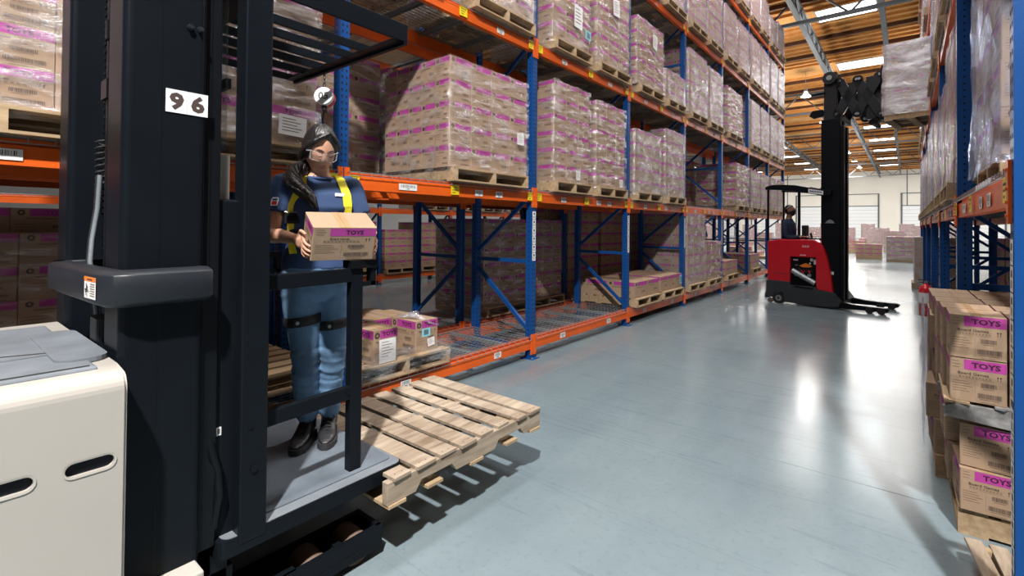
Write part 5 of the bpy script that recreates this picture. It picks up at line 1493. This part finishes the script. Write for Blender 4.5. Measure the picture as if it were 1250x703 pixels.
b = MB(); ribbon(b, [p * 1 for p in [torso_front(-.13 + .026 * i, 1.075, .014) for i in range(11)]], .035, .002, M['webbing'], (0, 0, 1)); wb(b, 'waist_strap')
b = MB(); ribbon(b, [torso_front(-.10 + .02 * i, 1.16, .016) for i in range(11)], .028, .002, M['webbing'], (0, 0, 1)); wb(b, 'chest_strap')
# jeans
jn = MB()
jr = [(.735, .150, .095, .004), (.78, .176, .118, .004), (.86, .184, .126, .006), (.93, .168, .116, .002), (.965, .160, .110, .0)]
jn.loft([ell(0, c, w_, d_, z, 40, 2.4) for z, w_, d_, c in jr], M['jeans'])
r = random.Random(2)
for H_, K_, A_ in ((HIPL, KNL, ANL), (HIPR, KNR, ANR)):
    pts = [H_ + V((0, 0, .0)), H_.lerp(K_, .25), H_.lerp(K_, .55), H_.lerp(K_, .85), K_, K_.lerp(A_, .15), K_.lerp(A_, .35) + V((0, .014, 0)), K_.lerp(A_, .55) + V((0, .008, 0)), K_.lerp(A_, .7), K_.lerp(A_, .85), A_ + V((0, 0, .030))]
    rs = [.098, .096, .084, .069, .066, .063, .066, .060, .056, .052, .050]
    P2, R2_ = [], []
    for i in range(len(pts) - 1):
        for k in range(4):
            t = k / 4; q = pts[i].lerp(pts[i + 1], t); P2.append(q); zz = q.z
            R2_.append(rs[i] + (rs[i + 1] - rs[i]) * t + (.0030 * math.sin(zz * 150) + .002 * math.sin(zz * 83 + 1)) * (1 if zz < .5 or zz > .74 else .25))
    P2.append(pts[-1]); R2_.append(rs[-1])
    jn.tube(P2, R2_, M['jeans'], 24)
jo = jn.build('jeans', W); remesh(jo, .006, 4)
for H_, K_, off in ((HIPL, KNL, .52), (HIPR, KNR, .60)):
    b = MB(); c_ = H_.lerp(K_, off); rr = .0875 if off < .55 else .0835
    rings = []
    for z in (-.024, -.022, .022, .024):
        q = rr + (.004 if abs(z) < .023 else 0); rings.append([c_ + V((q * math.cos(t), q * math.sin(t) , z + .010 * math.cos(t))) for t in [2 * PI * i / 32 for i in range(32)]])
    b.loft(rings, M['webbing'], cap=False); b.cbox(c_ + V((-.045, -.080, -.005)), (.035, .012, .034), M['rail_black']); b.disc(c_ + V((-.045, -.0875, -.005)), (0, -1, 0), .009, M['steel'], 12)
    wb(b, 'thigh_strap')
# boots
def boot(A_, ang, name):
    b = MB(); q = Matrix.Translation((A_.x, A_.y, 0)) @ Matrix.Rotation(ang, 4, 'Z')
    outl = [(0, .060, .034), (0, .045, .038), (.0, .0, .038), (.002, -.06, .043), (.002, -.12, .047), (.0, -.16, .040), (0, -.185, .024), (0, -.195, .010)]
    b.loft([[q @ V((x + w_ * math.cos(t), y, .030 + zz)) for t, zz in ((0, -.028), (PI, -.028), (PI, 0), (0, 0))] for x, y, w_ in outl], M['sole'], smooth=False)
    sole = b
    up = MB(); prof = [(.058, .030, .075, .024), (.045, .034, .115, .05), (.010, .036, .135, .06), (-.030, .038, .115, .05), (-.06, .040, .088, .036), (-.10, .043, .068, .026), (-.14, .040, .058, .02), (-.170, .030, .045, .012), (-.188, .014, .034, .006)]
    rings = []
    for y, w_, top_, _ in prof:
        ring = []
        for k in range(20):
            t = 2 * PI * k / 20; c, s_ = math.cos(t), math.sin(t); zc = .030 + (top_ - .030) / 2; ring.append(q @ V((w_ * math.copysign(abs(c) ** .8, c), y, zc + (top_ - .026) / 2 * math.copysign(abs(s_) ** .8, s_))))
        rings.append(ring)
    up.loft(rings, M['boot'])
    up.loft([[q @ V((r_ * math.cos(t) * 1.0, yy + r_ * 1.12 * math.sin(t), z)) for t in [2 * PI * i / 20 for i in range(20)]] for z, r_, yy in ((.06, .040, .010), (.10, .042, .012), (.135, .040, .016), (.158, .043, .018), (.160, .036, .018))], M['boot'])
    o = up.build(name, W); remesh(o, .004, 5)
    s_ = sole.build('sole', o)
    b = MB()
    for k in range(5):
        y = -.040 - k * .016; z = .118 - k * .0125
        b.tube([q @ V((-.022, y, z - .006)), q @ V((0, y - .006, z + .008)), q @ V((.022, y, z - .006))], .0028, M['webbing'], 6)
    b.tube([q @ V((0, -.035, .125)), q @ V((.025, -.045, .128)), q @ V((.035, -.055, .105))], .0025, M['webbing'], 6)
    b.build('laces', o)
    return o
boot(ANL, math.radians(-32), 'boot'); boot(ANR, math.radians(-22), 'boot')

# carton in her hands
CT = MB(); hh = BH
cbm = carton_builder(BW, BD, BH, 0, 1, 'kraft')
me = cbm.mesh('cardboard_carton')
o = link('cardboard_carton', me)
RW = Matrix.Translation(WP) @ Matrix.Rotation(WR, 4, 'Z')
o.matrix_world = RW @ BM @ Matrix.Translation((0, 0, -BH / 2)) @ Matrix.Rotation(-PI / 2, 4, 'Z')
tag(o, 'TOYS Board Games carton held by the woman in both hands', 'carton')

# ------------------------------ driver in the reach truck, looking up at the raised load
D = thing('person', 'bearded man in navy sweater looking up from the red reach truck', 'person', (0, 0, 0), 0)
mw = Matrix.Translation((-2.3, 11.37, 0)) @ Matrix.Rotation(math.radians(-8.7), 4, 'Z')
D.location = mw @ V((.30, .42, .38)); D.rotation_euler = (0, 0, math.radians(-8.7) + PI / 2)
M['sweater'] = mat('dark_navy_sweater', (.012, .022, .055), .9, var=.15, bump=.2)
M['skin2'] = mat('brown_skin', (.30, .155, .095), .5, var=.05)
sk = MB(); sk.loft([ell(0, c, w_, d_, z, 28, 2.3) for z, w_, d_, c in ((.86, .14, .10, 0), (1.0, .15, .10, .0), (1.15, .16, .10, 0), (1.27, .15, .09, .01), (1.33, .09, .06, .01), (1.40, .055, .055, .0), (1.46, .052, .055, -.01))], M['skin2'])
for s in (-1, 1):
    limb(sk, [(s * .165, .02, 1.26), (s * .23, -.0, 1.12), (s * .24, -.03, 1.0), (s * .19, -.14, .98), (s * .14, -.27, 1.0)], [.055, .048, .040, .038, .026], M['skin2'])
    ball(sk, (s * .135, -.31, 1.0), (.038, .045, .018), M['skin2'])
    for k in range(4): finger(sk, (s * .135 - .027 + .018 * k, -.345, 1.005), ((0, -1, -.1), (0, -.8, -.6), (0, -.4, -.9)), (.03, .022, .016), .0085, M['skin2'])
    finger(sk, (s * .135 - s * .03, -.30, 1.0), ((-s * .7, -.7, 0), (-s * .3, -1, -.2)), (.03, .025), .010, M['skin2'])
    limb(sk, [(s * .09, 0, .88), (s * .10, .0, .5), (s * .10, .02, .08)], [.085, .06, .04], M['skin2'])
    sk.box((s * .10 - .04, -.16, .0), (s * .10 + .04, .07, .07), M['skin2'])
HD = Matrix.Translation((0, -.02, 1.55)) @ Matrix.Rotation(math.radians(-26), 4, 'X')
head_mesh(sk, HD, M['skin2'], True, 48, 40)
do = sk.build('body', D); remesh(do, .007, 3)
b = MB(); b.loft([ell(0, c, w_, d_, z, 30, 2.3) for z, w_, d_, c in ((.80, .165, .125, 0), (1.0, .175, .125, 0), (1.15, .192, .13, 0), (1.28, .195, .118, .01), (1.345, .11, .08, .01), (1.375, .07, .07, .0))], M['sweater'])
for s in (-1, 1): limb(b, [(s * .16, .02, 1.28), (s * .235, -.0, 1.12), (s * .245, -.03, 1.0), (s * .195, -.14, .98), (s * .15, -.24, 1.0)], [.066, .058, .052, .046, .038], M['sweater'])
so_ = b.build('sweater', D); remesh(so_, .009, 4)
b = MB()
for s in (-1, 1): limb(b, [(s * .09, 0, .90), (s * .10, .0, .5), (s * .10, .02, .06)], [.10, .075, .06], M['rail_black'])
b.loft([ell(0, 0, .17, .12, .80, 24), ell(0, 0, .16, .115, .95, 24)], M['rail_black']); po_ = b.build('trousers', D); remesh(po_, .01, 3)
b = MB(); rings = []
for j in range(1, 30):
    a = PI * j / 30; ring = []
    for i in range(48):
        t = 2 * PI * i / 48; d = V((math.sin(a) * math.cos(t), math.sin(a) * math.sin(t), -math.cos(a)))
        hairy = d.z > .45 or (d.y > .15 and d.z > -.55); base_ = V((d.x * .077, d.y * .098, d.z * .12)) if d.y < 0 else head_pt(tuple(d), True)
        ring.append(HD @ (base_ * (1.10 if hairy else .88)))
    rings.append(ring)
b.loft(rings, M['hair']); b.build('hair', D)
b = MB(); rings = []
for j in range(1, 30):
    a = PI * j / 30; ring = []
    for i in range(48):
        t = 2 * PI * i / 48; d = V((math.sin(a) * math.cos(t), math.sin(a) * math.sin(t), -math.cos(a)))
        beard = d.z < -.30 and d.y < .25 and not (abs(d.x) < .22 and -.56 < d.z < -.44 and d.y < 0)
        ring.append(HD @ (head_pt(tuple(d), True) * (1.09 if beard else .9)))
    rings.append(ring)
b.loft(rings, M['hair']); b.build('beard', D)
b = MB(); b.tube([HD @ V((.07, -.06, .07)), HD @ V((.0, -.085, .09)), HD @ V((-.07, -.06, .07)), HD @ V((-.085, .02, .06)), HD @ V((0, .10, .05)), HD @ V((.085, .02, .06))], .006, M['paper'], 6, closed=True); b.build('headband', D)
# two workers far off among the staged loads
M['dark_cloth'] = mat('dark_work_cloth', (.012, .014, .022), .9, var=.2)
def worker(x, y, rz, label, shirt):
    t = thing('person', label, 'person', (x, y, 0), rz)
    b = MB()
    b.loft([ell(0, 0, w_, d_, z, 20, 2.2) for z, w_, d_ in ((.85, .15, .11), (1.05, .15, .11), (1.3, .20, .12), (1.42, .12, .08), (1.48, .055, .055), (1.54, .05, .05))], M['skin2'])
    for s in (-1, 1):
        limb(b, [(s * .09, 0, .9), (s * .11, -.02 * s, .48), (s * .11, .03, .05)], [.09, .06, .045], M['skin2']); b.box((s * .11 - .04, -.18, 0), (s * .11 + .04, .07, .07), M['skin2'])
        limb(b, [(s * .20, 0, 1.38), (s * .26, .02, 1.1), (s * .24, -.16, .95)], [.055, .042, .03], M['skin2']); ball(b, (s * .23, -.21, .94), (.03, .05, .03), M['skin2'])
    head_mesh(b, Matrix.Translation((0, -.01, 1.64)), M['skin2'], True, 24, 20); o = b.build('body', t); remesh(o, .014, 2)
    b = MB(); b.loft([ell(0, 0, w_, d_, z, 20, 2.2) for z, w_, d_ in ((.82, .18, .14), (1.05, .18, .13), (1.3, .225, .14), (1.43, .13, .09))], M[shirt])
    for s in (-1, 1): limb(b, [(s * .18, 0, 1.37), (s * .265, .02, 1.1), (s * .245, -.12, .98)], [.07, .056, .045], M[shirt])
    o = b.build('jacket', t); remesh(o, .015, 2)
    b = MB()
    for s in (-1, 1): limb(b, [(s * .09, 0, .9), (s * .11, -.02 * s, .48), (s * .11, .03, .06)], [.11, .08, .065], M['dark_cloth'])
    o = b.build('trousers', t); remesh(o, .015, 2)
    b = MB(); ball(b, (0, .005, 1.67), (.085, .10, .105), M['hair']); b.build('hair', t)
worker(-3.55, 41, 2.2, 'worker in dark clothes standing among cartons in the far hall', 'dark_cloth')
worker(-9.1, 28.5, .4, 'distant worker in blue seen through the reach truck cab', 'sweater')
NCART = 296
# ------------------------------------------------------------------ link the collected cartons: nearest ones as things, the rest as stuff
CARTONS.sort(key=lambda c: c[0])
rest = MB()
for n_, (pr, x, y, z, rz, dims, label, group, top, lod, dist) in enumerate(CARTONS):
    if n_ < NCART:
        l = lod if lod is not None else (0 if dist < 4.2 else (1 if dist < 7.5 else 2))
        o = link('cardboard_carton', carton_mesh(*dims, l, 1 if 'right floor pile' in (group or '') else 0, top), None, (x, y, z)); o.rotation_euler = (0, 0, rz)
        tag(o, label, 'carton', group)
    else:
        c = carton_builder(*dims, 2, 0, top); m_ = Matrix.Translation((x, y, z)) @ Matrix.Rotation(rz, 4, 'Z')
        base = len(rest.v); mi_ = [rest.mi(q) for q in c.mats]
        rest.v += [tuple(m_ @ V(p)) for p in c.v]; rest.f += [tuple(base + i for i in f) for f in c.f]; rest.m += [mi_[k] for k in c.m]; rest.sm += c.sm
o = rest.build('cardboard_cartons'); tag(o, 'distant brown and pink cartons stacked in the far racks and staging area', 'cartons', 'distant cartons', 'stuff')

# ------------------------------------------------------------------ light
def area(name, loc, sx, sy, power, rot=(0, 0, 0), color=(1, .98, .95)):
    d = bpy.data.lights.new(name, 'AREA'); d.shape = 'RECTANGLE'; d.size = sx; d.size_y = sy; d.energy = power; d.color = color
    o = bpy.data.objects.new(name, d); COL.objects.link(o); o.location = loc; o.rotation_euler = rot; return o
area('bay_lamp_light', (2.2, -3.2, 9.6),     .34, .34, 3300, (math.radians(-14), math.radians(12), 0))
for i, y in enumerate((1.5, 6, 10.5, 15)): area('aisle_light', (-1.6, y, 9.7), 1.2, 2.0, 210)
for i, y in enumerate((2, 9, 16)): area('next_aisle_light', (-7.9, y, 9.7), 2, 3, 90)
for y in (30, 45, 60, 78):
    for x in (-16, -2, 12): area('hall_light', (x, y, 9.4), 8, 8, 1350).data.specular_factor = .3
for x in (-22, -8, 6, 18): area('wall_fill_light', (x, 84, 9.2), 6, 2, 750, (math.radians(50), 0, 0)).data.specular_factor = .3  # added fills without any fixture, put in to brighten the back wall
for x, y in ((-4.5, 24), (-4.5, 32.3), (-4.6, 41), (-4.6, 50), (-4.6, 59.3), (-4.6, 67), (-4.6, 74.6), (-10.5, 41), (-10.5, 59.3), (1.5, 30), (1.5, 45), (-10.5, 30)):  # added point fills that brighten the roof, most but not all below a lamp
    d_ = bpy.data.lights.new('roof_fill_light', 'POINT'); d_.energy = 240; d_.shadow_soft_size = .25; d_.color = (1, .97, .92); d_.specular_factor = .3
    o_ = bpy.data.objects.new('roof_fill_light', d_); COL.objects.link(o_); o_.location = (x, y, 8.3)
w = bpy.data.worlds.new('hall_ambient'); scene.world = w; w.use_nodes = True
w.node_tree.nodes['Background'].inputs[0].default_value = (.86, .93, 1, 1); w.node_tree.nodes['Background'].inputs[1].default_value = .05

vs = scene.view_settings; vs.view_transform = 'Standard'; vs.look = 'None'; vs.gamma = 1; vs.exposure = 0; vs.use_curve_mapping = False
scene.cycles.use_denoising = True
scene.cycles.max_bounces = 7; scene.cycles.diffuse_bounces = 2; scene.cycles.glossy_bounces = 3; scene.cycles.transparent_max_bounces = 14
scene.cycles.sample_clamp_indirect = 6
